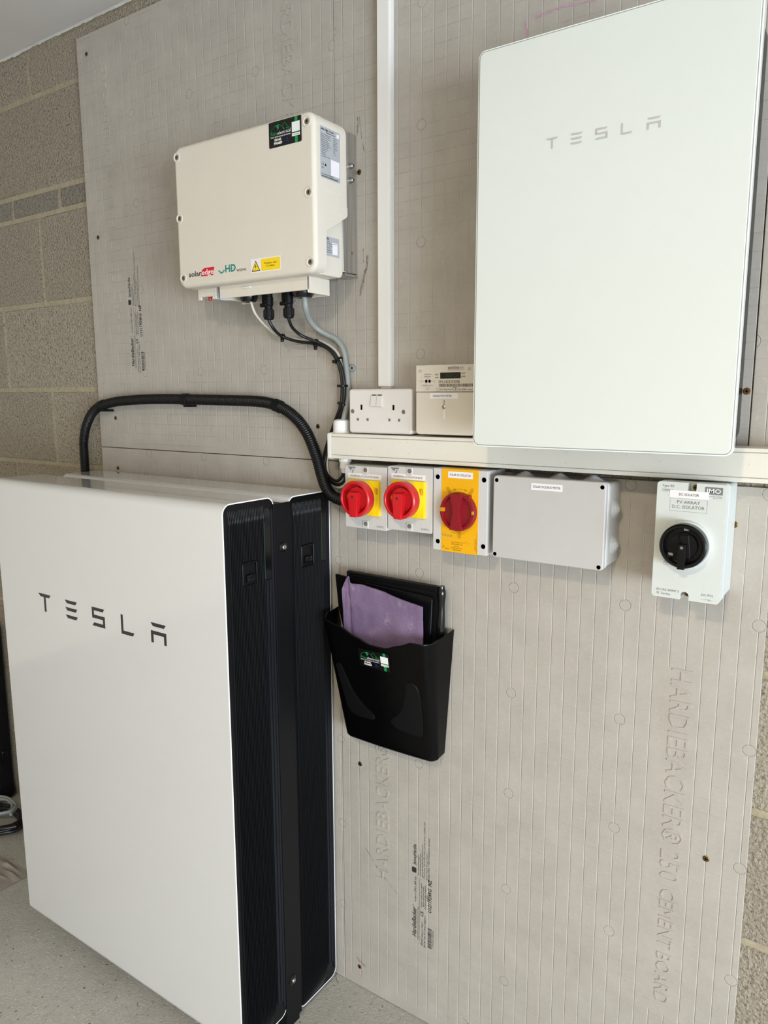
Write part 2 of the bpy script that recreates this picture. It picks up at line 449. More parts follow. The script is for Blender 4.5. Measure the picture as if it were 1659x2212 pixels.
# ---------------------------------------------------------------- room
CEIL = 2.216
FL = -0.008      # finished floor level
def slab(name, x0, x1, y0, y1, z0, z1, mat): return tag(box(name, x0, x1, y0, y1, z0, z1, mat), kind='structure')
slab('floor', -2.6, 4.6, -4.3, 0.11, -0.09, FL, 'floor')
slab('ceiling', -2.6, 4.6, -4.3, 0.11, CEIL, CEIL+0.06, 'ceiling')
slab('wall_left', -2.7, -2.6, -4.3, 0.11, FL, CEIL, 'paint')
slab('wall_front', -2.6, 4.6, -4.4, -4.3, FL, CEIL, 'paint')
wall = tag(box('wall_back', -2.6, 4.6, 0.0115, 0.11, FL, CEIL, 'mortar'), kind='structure')
# concrete blocks, course by course (z ranges), half-bond; a thin course of bricks near the top
J = 0.010
courses = [(0.0, 0.225, 0), (0.225, 0.45, 1), (0.45, 0.675, 0), (0.675, 0.90, 1), (0.90, 1.128, 0), (1.128, 1.337, 1),
           (1.337, 1.570, 0), (1.570, 1.802, 1), (1.802, 1.862, 2), (1.862, 2.097, 0), (2.097, CEIL, 1)]
rb = random.Random(3)
for zi, (z0, z1, kind) in enumerate(courses):
    pitch = 0.2245 if kind == 2 else 0.45
    start = {0: -1.237, 1: -1.022, 2: -1.149}[kind]
    k = math.floor((-2.6 - start)/pitch)
    x = start + k*pitch
    while x < 4.6:
        a, b = max(-2.6, x) + J/2, min(4.6, x+pitch) - J/2
        hidden = (a > -0.795 and b < 0.80 and z1 < 1.18) or (a > -0.795 and b < 1.59 and z0 > 1.2 and z1 < 2.17)
        if b - a > 0.02 and not hidden:
            bm = bmesh.new(); add_box(bm, a, b, 0.0092 - rb.random()*0.0016, 0.02, z0 + J*0.6, z1 - J*0.6, 0.003, 1)
            finish('brick' if kind == 2 else 'block', bm, 'block_blue' if kind == 2 else 'block', wall)
        x += pitch
# ragged bead of sealant where the ceiling meets the wall
bm = bmesh.new(); P0 = []
nz = 700; prev = None
for i in range(nz+1):
    x = -2.6 + 5.0*i/nz
    w = 0.32*(0.010 + 0.006*noise.noise((x*9, 0, 0)) + 0.004*noise.noise((x*45, 3, 0)) + 0.0015*noise.noise((x*200, 7, 1)))
    h = max(0.0012, 0.0045 + 0.005*noise.noise((x*7, 5, 0)) + 0.005*noise.noise((x*60, 9, 2)))
    row = [bm.verts.new((x, 0.006, CEIL-h)), bm.verts.new((x, 0.006-w*0.45, CEIL-h*0.7)), bm.verts.new((x, 0.006-w*1.1, CEIL-h*0.2)), bm.verts.new((x, 0.006-w*1.6, CEIL-0.0005)), bm.verts.new((x, 0.012, CEIL-0.0005))]
    if prev:
        for k in range(5): bm.faces.new((prev[k], prev[(k+1) % 5], row[(k+1) % 5], row[k]))
    prev = row
tag(finish('trim_1', bm, 'sealant', angle=50), kind='structure')

# ---------------------------------------------------------------- cement boards with screws, embossing and stamps
def screw_head(parent, x, y, z, r=0.0048, mat='brass', name='screw', d=(0, -1, 0)):
    s = lathe(name, (x, y, z), d, [(r, -0.0005), (r, 0.0004), (r*0.8, 0.0012), (r*0.3, 0.0012), (r*0.28, 0.0004)], mat, parent, 14)
    bm = bmesh.new(); q = 0.0014 + y*0
    for ax in (0, 1):
        w, h = (r*0.9, r*0.2) if ax == 0 else (r*0.2, r*0.9)
        if d[1] != 0: add_box(bm, x-w/2, x+w/2, y-0.0018, y-0.0010, z-h/2, z+h/2)
        else: add_box(bm, x+0.0010, x+0.0018, y-w/2, y+w/2, z-h/2, z+h/2)
    finish('cross_slot', bm, 'hole', s)
    return s
LH = 1.186; UH = CEIL - 0.0 
def board(x0, x1, z0, z1, label, screws, cols, stamp=None, up_text=None, down_text=None, H=None):
    base = (x0, 0.0, z0)
    mat = board_mat('cement_board', z1 - z0, cols, 1.0 if z0 < 1 else 2.2)
    bm = bmesh.new()
    add_box(bm, x0+0.0004, x1-0.0004, 0.0, 0.0062, z0+0.0004, z1-0.0004, 0.0006, 1)
    b = finish('cement_board', bm, mat, base=base)
    tag(b, label, 'cement board', 'cement boards on the back wall')
    for s in screws: screw_head(b, s[0], 0.0, s[1], 0.0052, s[2] if len(s) > 2 else 'brass')
    # raised maker lettering: left column reads upwards, right column downwards
    def emboss(txt, x, z, size, w, up):
        vs, fs = glyphs(txt, 2); xa = min(v[0] for v in vs); xb = max(v[0] for v in vs)
        sx, sy = w/(xb-xa), size/0.70
        e = bmesh.new(); T = {}
        for lift, grow in ((0.0, 1), (-0.0011, 1)):
            T[lift] = [e.verts.new((x - v[1]*sy, lift, z + (v[0]-xa)*sx) if up else (x + v[1]*sy, lift, z - (v[0]-xa)*sx)) for v in vs]
        cnt = {}
        for f in fs:
            try: e.faces.new([T[-0.0011][i] for i in f])
            except ValueError: pass
            for i, j in zip(f, f[1:]+f[:1]): cnt[(i, j)] = 1
        for (i, j) in cnt:
            if (j, i) not in cnt:
                try: e.faces.new((T[0.0][i], T[0.0][j], T[-0.0011][j], T[-0.0011][i]))
                except ValueError: pass
        finish('embossed_lettering', e, mat, b, angle=20)
    for t in (up_text or []): emboss(*t, True)
    for t in (down_text or []): emboss(*t, False)
    if stamp:
        sx, sz = stamp; U = PI/2
        p = Print(b, FRONT(0.0), 0.00025)
        def T(s, dx, dz, h, w, bold=0.0, shear=0.0): p.text('ink_board', s, sx+dx*1.2, sz+dz, h*1.2, w, 'L', U, name='stamped_print', bold=bold+0.008, shear=shear)
        T('HardieBacker', 0.010, 0.018, 0.0085, 0.068, 0.012, 0.15); T('\u2122', 0.006, 0.088, 0.003, 0.003)
        T('6 mm x 1200 x 800 mm', 0.010, 0.100, 0.0042, 0.058)
        T('Cement Board interior backerboard for tiling', 0.0145, 0.012, 0.0024, 0.078)
        p.rect('ink_board', sx+0.0200, sx+0.0205, sz+0.010, sz+0.158, name='stamped_print')
        T('000338 Category C, Class 2', 0.0235, 0.004, 0.0033, 0.055); T('CE', 0.0245, 0.072, 0.0058, 0.012, 0.01)
        T('Contains no paper face or gypsum', 0.0215, 0.092, 0.0026, 0.056); T('Moisture and mould resistant', 0.0255, 0.096, 0.0026, 0.046)
        T('EN12467 Type NT, Class2, Category C', 0.0290, 0.002, 0.0033, 0.074); T('For floors and walls - Exceptional', 0.0295, 0.092, 0.0026, 0.054); T('quality', 0.0335, 0.112, 0.0026, 0.016)
        # roundel of the maker
        p.rect('ink_board', sx+0.001, sx+0.0120, sz+0.166, sz+0.178, name='stamped_print', r=0.002)
        T('JamesHardie', 0.0095, 0.184, 0.0068, 0.047, 0.010); T('For more information', 0.0150, 0.164, 0.0026, 0.046); T('www.jameshardieEU.com', 0.0190, 0.163, 0.0026, 0.052)
        T('James Hardie Building Products Ltd', 0.0235, 0.162, 0.0026, 0.074); T('7 The Priory, Old London Road, Canwell, Sutton Coldfield, B75', 0.0275, 0.160, 0.0026, 0.128)
        T('James Hardie Europe GmbH', 0.0325, 0.160, 0.0026, 0.060); T('Bennigsen-Platz 1, 40474 Dusseldorf, Germany', 0.0365, 0.158, 0.0026, 0.098)
        T('U1211924RG  NZ', 0.0405, 0.088, 0.0068, 0.075, 0.020, 0.12)
        z = 0.006; r = random.Random(11)
        while z < 0.052:
            w = r.choice((0.0006, 0.0006, 0.0012, 0.0018)); p.rect('ink_board', sx+0.0400, sx+0.0500, sz+z, sz+z+w, name='stamped_print'); z += w + r.choice((0.0006, 0.0011))
        T('7 83250 400301', 0.0455, 0.010, 0.0022, 0.040)
        p.done()
TX = 'HARDIEBACKER\u00ae 250'
low = board(0.0, 0.803, FL+0.001, LH, 'lower right cement board with the black document holder on it',
      [(0.0482, 0.5358), (0.042, 0.0423, 'rust'), (0.7434, 0.5776), (0.7491, 1.128)],
      [(0.09, 0.13, 0.27, 0.87), (0.655, 0.715, 0.27, 0.895)], (0.180, 0.168),
      [(TX, 0.1225, 0.285, 0.032, 0.385), ('CEMENT BOARD', 0.118, 0.690, 0.024, 0.22)],
      [(TX, 0.674, 0.887, 0.032, 0.372), ('CEMENT BOARD', 0.677, 0.500, 0.024, 0.215)])
board(-0.797, -0.0, LH+0.001, 2.181, 'upper left cement board behind the cream inverter',
      [(-0.7578, 2.1374), (-0.7563, 1.7127), (-0.7287, 1.2631), (-0.0532, 1.2565)],
      [(0.085, 0.125, 0.26, 0.92), (0.655, 0.715, 0.20, 1.0)], (-0.652, 1.375),
      [(TX, -0.682, 1.475, 0.028, 0.40), ('CEMENT BOARD', -0.686, 1.885, 0.018, 0.215)],
      [(TX, -0.129, 2.125, 0.030, 0.39), ('CEMENT BOARD', -0.125, 1.72, 0.022, 0.215)])
board(-0.797, -0.001, FL+0.001, LH, 'lower left cement board mostly hidden behind the battery cabinets', [(-0.7315, 1.1332, 'rust')], [])
board(0.0005, 0.7595, LH+0.022, 2.19, 'upper middle cement board behind the glass-fronted box and white upright trunking',
      [(0.0579, 1.7368), (0.7530, 1.3251, 'rust')], [(0.085, 0.13, 0.20, 0.95)])
board(0.7605, 1.56, LH+0.022, 2.19, 'upper cement board at the far right edge beside the glass-fronted box', [], [])
# felt-pen and pencil marks on the boards
bu = [o for o in bpy.data.objects if o.name.startswith('cement_board')]
p = Print(bu[3], FRONT(0.0), 0.0002)
def scrawl(mat, pts, w, seed, n=26):
    r = random.Random(seed)
    for i in range(n):
        t = r.random()*(len(pts)-1); k = min(int(t), len(pts)-2); f = t-k
        x = pts[k][0]*(1-f)+pts[k+1][0]*f + r.uniform(-1, 1)*w; z = pts[k][1]*(1-f)+pts[k+1][1]*f + r.uniform(-1, 1)*w
        dx, dz = pts[k+1][0]-pts[k][0], pts[k+1][1]-pts[k][1]; L = math.hypot(dx, dz); s = r.uniform(0.003, 0.010)
        p.line(mat, [(x, z), (x+dx/L*s, z+dz/L*s)], 0.0014 if mat == 'pink' else 0.0006, lift=0.0002+0.000012*i, name='marker_line' if mat == 'pink' else 'scuff_mark')
scrawl('pink', [(0.3887, 1.9121), (0.3925, 1.900), (0.3942, 1.8862)], 0.0014, 1, 22)
scrawl('pink', [(0.4061, 1.9130), (0.452, 1.9165), (0.5034, 1.9119)], 0.0018, 2, 50)
scrawl('scuff', [(0.0546, 1.845), (0.0560, 1.825), (0.0546, 1.806)], 0.001, 3, 12)
scrawl('scuff', [(0.0590, 1.838), (0.0640, 1.80), (0.0690, 1.775)], 0.0008, 4, 16)
scrawl('scuff', [(0.0772, 1.586), (0.0725, 1.560), (0.066, 1.540), (0.058, 1.515)], 0.0025, 5, 60)
scrawl('scuff', [(0.066, 1.60), (0.067, 1.57)], 0.001, 6, 8)
p.done()
p = Print(bu[0], FRONT(0.0), 0.0002)
scrawl('scuff', [(0.060, 0.345), (0.085, 0.315), (0.118, 0.285), (0.14, 0.27)], 0.0008, 8, 36)
scrawl('scuff', [(0.035, 0.062), (0.060, 0.050)], 0.003, 9, 18)
scrawl('scuff', [(0.30, 0.055), (0.345, 0.03)], 0.002, 10, 24)
p.done()

# ---------------------------------------------------------------- lettering shared by the batteries and the glass-fronted box
def wordmark(pr, mat, cells, z0, z1):
    """five spaced capitals with slanted bar ends; cells = (x0, x1) of each letter"""
    h = z1 - z0
    def put(c, polys):
        x0, x1 = c; w = x1-x0
        for poly in polys: pr.poly(mat, [(x0+a*w, z0+b*h) for a, b in poly], name='letter#%d' % cells.index(c))
    def bar(t, b): return [(0, t), (1, t), (0.93, (t+b)/2), (0.86, b), (0.16, b), (0.07, (t+b)/2+0.01)]
    put(cells[0], [bar(1.0, 0.82), [(0.42, 0.83), (0.58, 0.83), (0.58, 0), (0.42, 0)]])
    put(cells[1], [bar(1.0, 0.82), bar(0.60, 0.42), bar(0.18, 0.0)])
    put(cells[2], [[(0, 1), (1, 1), (0.93, 0.91), (0.86, 0.83), (0, 0.83)], [(0, 0.84), (0.16, 0.84), (0.16, 0.58), (0, 0.58)],
                   [(0, 0.60), (1, 0.60), (1, 0.42), (0, 0.42)], [(0.84, 0.43), (1, 0.43), (1, 0.17), (0.84, 0.17)], [(0, 0), (1, 0), (1, 0.18), (0.14, 0.18), (0.06, 0.1)]])
    put(cells[3], [[(0, 1), (0.17, 1), (0.17, 0), (0, 0)], [(0.16, 0.18), (1, 0.18), (0.94, 0.08), (0.87, 0), (0.16, 0)]])
    put(cells[4], [bar(1.0, 0.82), [(0, 0.60), (1, 0.60), (1, 0.42), (0, 0.42)], [(0, 0.43), (0.16, 0.43), (0.16, 0), (0, 0)], [(0.84, 0.43), (1, 0.43), (1, 0), (0.84, 0)]])

# ---------------------------------------------------------------- battery cabinets
BX0, BX1 = -0.768, -0.0155
def battery(y0, y1, z0, z1, label, logo, zsw, ysw, zled):
    """y0 = rear, y1 = front (more negative)"""
    t = thing('battery_cabinet', ((BX0+BX1)/2, (y0+y1)/2, 0), label, 'battery', 'home battery cabinets')
    sh = prism('shell', rrect(y1, y0, z0, z1, 0.020, 8), 'x', BX0, BX1, 'pw', t, bev1=0.0012, bev0=0.004, seg=2)
    # pale rim round the black end panel
    e = 0.0023
    o1 = rrect(y1+0.0002, y0-0.0002, z0+0.0002, z1-0.0002, 0.0198, 8); o2 = rrect(y1+e, y0-e, z0+e, z1-e, 0.017, 8)
    bm = bmesh.new(); n = len(o1)
    for xx in (BX1-0.002, BX1+0.0006):
        A = [bm.verts.new((xx, a, b)) for a, b in o1]; B = [bm.verts.new((xx, a, b)) for a, b in o2]
        for i in range(n): bm.faces.new((A[i], A[(i+1) % n], B[(i+1) % n], B[i]))
        if xx < BX1: A0, B0 = A, B
    for i in range(n):
        j = (i+1) % n
        bm.faces.new((A0[i], A0[j], A[j], A[i])); bm.faces.new((B0[i], B0[j], B[j], B[i]))
    finish('rim', bm, 'pw_edge', t, angle=40)
    # recessed black end panel with vertical ribs
    prism('end_panel', rrect(y1+e, y0-e, z0+e, z1-e, 0.017, 8), 'x', BX1-0.001, BX1+0.0003, 'grille', t)
    ya, yb = y1+0.012, y0-0.030
    nr = 23; pitch = (yb-ya)/nr
    rows = [(z0+0.007, 0.0006, -0.034), (z0+0.013, 0.0030, -0.024), (z0+0.024, 0.0038, -0.013), (z0+0.040, 0.0038, -0.005), (z0+0.062, 0.0038, 0.0), (z1-0.040, 0.0038, 0.0), (z1-0.024, 0.0024, 0.003), (z1-0.012, -0.0002, 0.006)]
    bm = bmesh.new()
    for k in range(nr):
        yc = ya + (k+0.5)*pitch; prev = None
        inpocket = abs(yc - ysw) < 0.0185
        segs = [rows]
        if inpocket:
            segs = [[r for r in rows if r[0] < zsw-0.03] + [(zsw-0.024, 0.0038, 0.0), (zsw-0.0225, 0.0003, 0)],
                    [(zsw+0.0215, 0.0003, 0), (zsw+0.023, 0.0038, 0.0)] + [r for r in rows if r[0] > zsw+0.03]]
        for rr in segs:
            prev = None
            for (z, lift, sh_) in rr:
                w = pitch*0.5
                f_ = (yc-y1)/(y0-y1); yy = min(yc + sh_*f_, yb)
                row = [bm.verts.new((BX1-0.0002, yy-w*0.92, z)), bm.verts.new((BX1+0.0002+lift*0.8, yy-w*0.35, z)), bm.verts.new((BX1+0.0002+lift, yy, z)), bm.verts.new((BX1+0.0002+lift*0.8, yy+w*0.35, z)), bm.verts.new((BX1-0.0002, yy+w*0.92, z))]
                if prev:
                    for i in range(4): bm.faces.new((prev[i], prev[i+1], row[i+1], row[i]))
                prev = row
    tag(finish('grille_ribs', bm, 'grille', t, angle=50), kind='stuff')
    # smooth trims along the rear edge, the uppermost stretch open with a thin status light
    for i, (a, b) in enumerate(((y0-0.027, y0-0.0205), (y0-0.0185, y0-0.012))):
        box('trim_bar', BX1-0.001, BX1+0.0028, a, b, z0+0.040, zled, 'trim_grey', t, 0.0012, 2)
    box('edge_trim', BX1-0.001, BX1+0.0026, y0-0.0105, y0-0.0048, z0+0.022, z1-0.022, 'trim_grey', t, 0.0012, 2)
    prism('light_window', [(y0-0.0275, zled+0.002), (y0-0.0115, zled+0.002), (y0-0.0115, z1-0.028), (y0-0.016, z1-0.020), (y0-0.0275, z1-0.020)], 'x', BX1-0.001, BX1+0.0010, 'black_gloss', t)
    box('status_light', BX1, BX1+0.0016, y0-0.0288, y0-0.0280, zled+0.004, z1-0.045, 'green_led', t)
    # small latch pocket with a toggle
    pk = prism('switch_pocket', rrect(ysw-0.018, ysw+0.018, zsw-0.022, zsw+0.020, 0.004, 4), 'x', BX1-0.0005, BX1+0.0006, 'black_matt', t)
    bm = bmesh.new()
    add_box(bm, BX1, BX1+0.0045, ysw-0.019, ysw-0.0165, zsw-0.021, zsw+0.019, 0.0006, 1)
    add_box(bm, BX1, BX1+0.0045, ysw+0.0165, ysw+0.019, zsw-0.021, zsw+0.019, 0.0006, 1)
    add_box(bm, BX1, BX1+0.0050, ysw-0.019, ysw+0.019, zsw+0.018, zsw+0.0215, 0.0008, 1)
    add_box(bm, BX1, BX1+0.0040, ysw-0.016, ysw+0.016, zsw-0.024, zsw-0.0215, 0.0006, 1)
    finish('pocket_frame', bm, 'black', pk)
    bm = bmesh.new(); add_box(bm, BX1, BX1+0.0065, ysw-0.010, ysw+0.012, zsw-0.016, zsw-0.002, 0.002, 2)
    add_lathe(bm, (BX1+0.003, ysw, zsw-0.004), (1, 0, -0.3), [(0.004, 0), (0.004, 0.004), (0.003, 0.0055), (0.0004, 0.006)], 12)
    finish('toggle', bm, 'black_gloss', pk)
    # feet
    for fx in (BX0+0.12, BX1-0.12): box('foot', fx-0.03, fx+0.03, y1+0.080, y0-0.005, FL, z0+0.004, 'black_matt', t, 0.003, 1)
    if logo:
        p = Print(sh, FRONT(y1), 0.0003)
        wordmark(p, 'logo_dark', [(-0.6113, -0.5640), (-0.5105, -0.4665), (-0.4145, -0.3715), (-0.3180, -0.2770), (-0.2250, -0.1795)], 0.8460, 0.8865)
        p.done()
    return t
battery(-0.0135, -0.1420, 0.008, 1.128, 'white battery cabinet in the rear, between the front one and the wall', False, 1.005, -0.0890, 0.982)
battery(-0.1805, -0.3115, 0.032, 1.1335, 'white battery cabinet standing in front, dark spaced letters on its face', True, 1.000, -0.2508, 0.977)
t = thing('spacer_panel', (-0.03, -0.161, 0.02), 'narrow black panel closing the gap between the two battery cabinets', 'panel')
prism('cover_strip', rrect(-0.1846, -0.1375, 0.006, 1.119, 0.001, 2), 'x', -0.0147, -0.0122, 'black_matt', t, bev1=0.0006)
box('inner_spine', -0.72, -0.0145, -0.1795, -0.1430, FL, 1.116, 'black_matt', t)
for (yy, zz) in ((-0.161, 1.0336), (-0.1648, 0.1015)):
    lathe('washer', (-0.0125, yy, zz), (1, 0, 0), [(0.0105, 0), (0.0102, 0.0016), (0.0075, 0.003), (0.0045, 0.0032)], 'black_gloss', t, 20)
    s = lathe('screw', (-0.0098, yy, zz), (1, 0, 0), [(0.0052, 0), (0.0052, 0.0022), (0.0042, 0.0032), (0.0024, 0.0032), (0.0022, 0.0018)], 'steel', t, 18)

# ---------------------------------------------------------------- glass-fronted box on the upper right
GX0, GX1, GZ0, GZ1 = 0.3855, 0.7642, 1.2410, 1.8160
t = thing('backup_gateway', ((GX0+GX1)/2, -0.075, GZ0), 'tall white glass-fronted box with pale spaced letters, upper right', 'electrical box')
prism('glass_rim', rrect(GX0-0.0004, GX1+0.0004, GZ0-0.0004, GZ1+0.0004, 0.0112, 6), 'y', -0.1380, -0.1482, 'gw_edge', t, bev1=0.0006, seg=2)
prism('gasket', rrect(GX0+0.0014, GX1-0.0014, GZ0+0.0014, GZ1-0.0014, 0.0100, 6), 'y', -0.1440, -0.1486, 'gasket', t)
gp = prism('glass_front', rrect(GX0+0.0024, GX1-0.0024, GZ0+0.0024, GZ1-0.0024, 0.0092, 6), 'y', -0.1440, -0.1500, 'gw', t, bev1=0.0012, seg=3)
prism('door_backing', rrect(GX0+0.006, GX1-0.006, GZ0+0.006, GZ1-0.006, 0.01, 4), 'y', -0.1300, -0.1382, 'black_matt', t)
prism('casing', rrect(GX0+0.020, GX1-0.0165, GZ0+0.012, GZ1-0.004, 0.016, 6), 'y', -0.001, -0.1302, 'black', t, bev1=0.006, bev0=0.004)
p = Print(gp, FRONT(-0.1500), 0.0003)
wordmark(p, 'logo_grey', [(0.4948, 0.5126), (0.5300, 0.5474), (0.5652, 0.5823), (0.6000, 0.6156), (0.6338, 0.6516)], 1.6622, 1.6768)
p.done()

# ---------------------------------------------------------------- trunking
TZ0, TZ1, TYF = 1.1970, 1.2462, -0.0500
t = thing('cable_trunking', (0.6, -0.025, TZ0), 'long white trunking running level under the socket and meter', 'trunking')
bm = bmesh.new()
add_box(bm, 0.016, 1.75, TYF+0.003, 0.0, TZ0, TZ1, 0.0012, 1)
finish('channel', bm, 'pvc', t)
prism('lid', [(0.019, TZ0+0.0078), (1.75, TZ0+0.0078), (1.75, TZ1-0.0068), (0.019, TZ1-0.0068)], 'y', TYF+0.004, TYF+0.0002, 'pvc', t, bev1=0.0007, seg=1)
for (za, zb) in ((TZ0+0.0002, TZ0+0.0070), (TZ1-0.0060, TZ1-0.0002)):
    box('edge_lip', 0.019, 1.75, TYF+0.0002, TYF+0.004, za, zb, 'pvc', t, 0.0012, 2)
ec = prism('end_cap', rrect(TYF-0.0012, 0.0, TZ0-0.0012, TZ1+0.0012, (0.001, 0.004, 0.004, 0.001), 4), 'x', 0.0190, 0.0115, 'pvc_bright', t, bev1=0.0018, seg=2)
p = Print(t, FRONT(TYF+0.0002), 0.0002)
rr = random.Random(5)
for i in range(26):
    x = rr.uniform(0.05, 0.78); z = rr.uniform(TZ0+0.012, TZ1-0.012); a = rr.uniform(0, PI); s = rr.uniform(0.0008, 0.003)
    p.line('scuff', [(x, z), (x+math.cos(a)*s, z+math.sin(a)*s)], 0.0004, name='scuff_mark')
p.done()
t = thing('cable_trunking', (0.124, -0.008, 1.337), 'slim white trunking climbing upright from above the socket', 'trunking')
box('channel', 0.1115, 0.1372, -0.0125, 0.0, 1.3365, CEIL-0.002, 'pvc_bright', t, 0.0006, 1)
prism('lid', [(0.1108, -0.0100), (0.1108, -0.0155), (0.1118, -0.0165), (0.1345, -0.0165), (0.1368, -0.0155), (0.1379, -0.0100)], 'z', 1.3375, CEIL-0.002, 'pvc_bright', t)
# gap strip at the foot: short inner sleeve
box('sleeve', 0.1135, 0.1350, -0.0105, -0.0005, 1.3330, 1.3370, 'pvc', t)

# ---------------------------------------------------------------- double socket
t = thing('power_socket', (0.130, -0.02, 1.2478), 'white double wall socket with two closed rocker switches', 'socket')
SX0, SX1, SZ0, SZ1, SY = 0.0575, 0.2025, 1.2478, 1.3322, -0.0400
prism('back_box', rrect(SX0+0.004, SX1-0.001, SZ0+0.001, SZ1-0.001, 0.005, 4), 'y', -0.001, -0.030, 'socket', t)
fp = prism('face_plate', rrect(SX0, SX1, SZ0, SZ1, 0.006, 5), 'y', -0.029, SY, 'socket', t, bev1=0.0045, seg=4)
for (a, b) in ((0.1120, 0.1238), (0.1250, 0.1368)):
    bm = bmesh.new()
    pts = [(SY+0.002, 1.2990), (SY-0.0030, 1.2990), (SY-0.0040, 1.3002), (SY-0.0024, 1.3090), (SY-0.0014, 1.3192), (SY+0.002, 1.3192)]
    add_prism(bm, [(a_, b_) for a_, b_ in pts], 'x', a, b)
    sw = finish('rocker_switch', bm, 'socket', t, angle=25)
    box('rocker_recess_shade', a+0.0006, b-0.0006, SY-0.0003, SY+0.001, 1.3190, 1.3218, 'hole_grey', sw)  # grey strip paints the recess shadow above the rocker
p = Print(fp, FRONT(SY), 0.00035)
for k, x in enumerate((0.0884, 0.1621)): p.rect('hole', x-0.0020, x+0.0022, 1.2925, 1.3025, name='earth_slot#%d' % k)
for k, x in enumerate((0.0782, 0.1014, 0.1516, 0.1734)):
    p.rect('socket', x-0.0038, x+0.0040, 1.2715, 1.2775, 0.0002, name='shutter_recess#%d' % k); p.rect('hole_grey', x-0.0010, x+0.0038, 1.2718, 1.2770, name='live_slot#%d' % k)
p.done()
for x in (0.0673, 0.1847):
    s = lathe('screw', (x, SY+0.0004, 1.2898), (0, -1, 0), [(0.0042, 0), (0.0042, 0.0010), (0.0036, 0.0014), (0.0003, 0.0014)], 'steel', t, 16)
    box('screw_slot', x-0.0030, x+0.0030, SY-0.00125, SY-0.0009, 1.2894, 1.2902, 'hole', s)

# ---------------------------------------------------------------- generation meter
t = thing('electricity_meter', (0.278, -0.027, 1.2480), 'cream generation meter with small dark display beside the socket', 'meter')
MX0, MX1, MY = 0.2205, 0.3365, -0.0550
prism('meter_head', rrect(MX0, MX1, 1.3262, 1.3728, (0.0015, 0.0015, 0, 0), 3), 'y', -0.001, MY, 'meter', t, bev1=0.0010, seg=2)
tc = prism('terminal_cover', rrect(MX0, MX1, 1.2508, 1.3255, (0, 0, 0.006, 0.006), 5), 'y', -0.001, MY+0.0004, 'meter', t, bev1=0.0016, seg=2)
box('keyhole_slot', 0.2772, 0.2804, MY-0.0002, MY+0.002, 1.2785, 1.2955, 'pvc_bright', tc, 0.0010, 2)
box('keyhole_stem', 0.2781, 0.2793, MY-0.0001, MY+0.002, 1.3040, 1.3120, 'ink_grey', tc)
s = lathe('screw', (0.2787, MY+0.0004, 1.3000), (0, -1, 0), [(0.0036, 0), (0.0036, 0.0012), (0.0026, 0.0020), (0.0004, 0.0023)], 'steel', tc, 16)
p = Print(t, FRONT(MY), 0.0003)
p.rect('lcd', 0.2706, 0.3112, 1.3488, 1.3592, name='display')
p.text('lcd_digit', '-000625', 0.2790, 1.3508, 0.0066, 0.029, lift=0.0005, name='display_digits')
for x in (0.2423, 0.2490): p.poly('hole', [(x+0.0026*math.cos(i*PI/8), 1.3447+0.0029*math.sin(i*PI/8)) for i in range(16)], name='sensor_window')
p.text('ink', 'EXP', 0.2605, 1.3545, 0.0030, 0.0068); p.text('ink', 'IMP', 0.2612, 1.3493, 0.0030, 0.0062)
p.text('ink', 'NET', 0.3128, 1.3558, 0.0028, 0.0075); p.text('ink', 'kWh', 0.3126, 1.3505, 0.0030, 0.0078)
p.text('ink', 'EML2423293008', 0.2678, 1.3412, 0.0046, 0.0415)
p.text('ink_grey', 'emlite', 0.2860, 1.3652, 0.0052, 0.0225, bold=0.02); p.text('ink_grey', '30', 0.3095, 1.3652, 0.0035, 0.0070); p.text('ink', 'Electric Bug Components Pty Ltd', 0.2865, 1.3630, 0.0014, 0.0300)
p.text('ink', 'Model Number', 0.2450, 1.3562, 0.0015, 0.0145, 'C'); p.text('ink', 'ECA2.nv', 0.2450, 1.3515, 0.0028, 0.0130, 'C'); p.text('ink', 'kV', 0.2450, 1.3490, 0.0013, 0.003, 'C')
p.text('ink', '230 V', 0.2300, 1.3440, 0.0014, 0.0075); p.text('ink', '50/100 A', 0.2522, 1.3440, 0.0014, 0.0075)
p.text('ink', '1000 IMP/kWh CLASS B MID', 0.2450, 1.3368, 0.0016, 0.0205, 'C'); p.text('ink', '-40\u00b0C +70\u00b0C', 0.2450, 1.3336, 0.0016, 0.0110, 'C'); p.text('ink', '1\u03c62w', 0.2450, 1.3302, 0.0016, 0.0035, 'C')
for i in range(36):
    a0, a1 = 2*PI*i/36, 2*PI*(i+1)/36
    p.line('ink_grey', [(0.2450+0.0148*math.cos(a0), 1.3438+0.0140*math.sin(a0)), (0.2450+0.0148*math.cos(a1), 1.3438+0.0140*math.sin(a1))], 0.00012, name='dial_outline')
rr = random.Random(2); x = 0.2680
while x < 0.3345:
    w = rr.choice((0.0004, 0.0004, 0.0008)); p.rect('ink', x, x+w, 1.3346, 1.3398, name='barcode'); x += w + rr.choice((0.0005, 0.0008))
for s, a, w, h in (('UK CA', 0.2705, 0.0062, 0.0030), ('M24', 0.2785, 0.0068, 0.0028), ('0120', 0.2870, 0.0072, 0.0030), ('CE', 0.2955, 0.0085, 0.0052), ('M24', 0.3055, 0.0068, 0.0028), ('0598', 0.3140, 0.0075, 0.0028), ('0120 SMETER', 0.3232, 0.0120, 0.0018)):
    p.text('ink', s, a, 1.3286, h, w)
for (a, b) in ((0.2635, 0.2690), (0.2642, 0.2683)):
    c = 0.2662; hw = (b-a)/2
    p.line('ink_grey', [(c-hw, 1.3298-hw), (c+hw, 1.3298-hw), (c+hw, 1.3298+hw), (c-hw, 1.3298+hw), (c-hw, 1.3298-hw)], 0.0002, name='symbol')
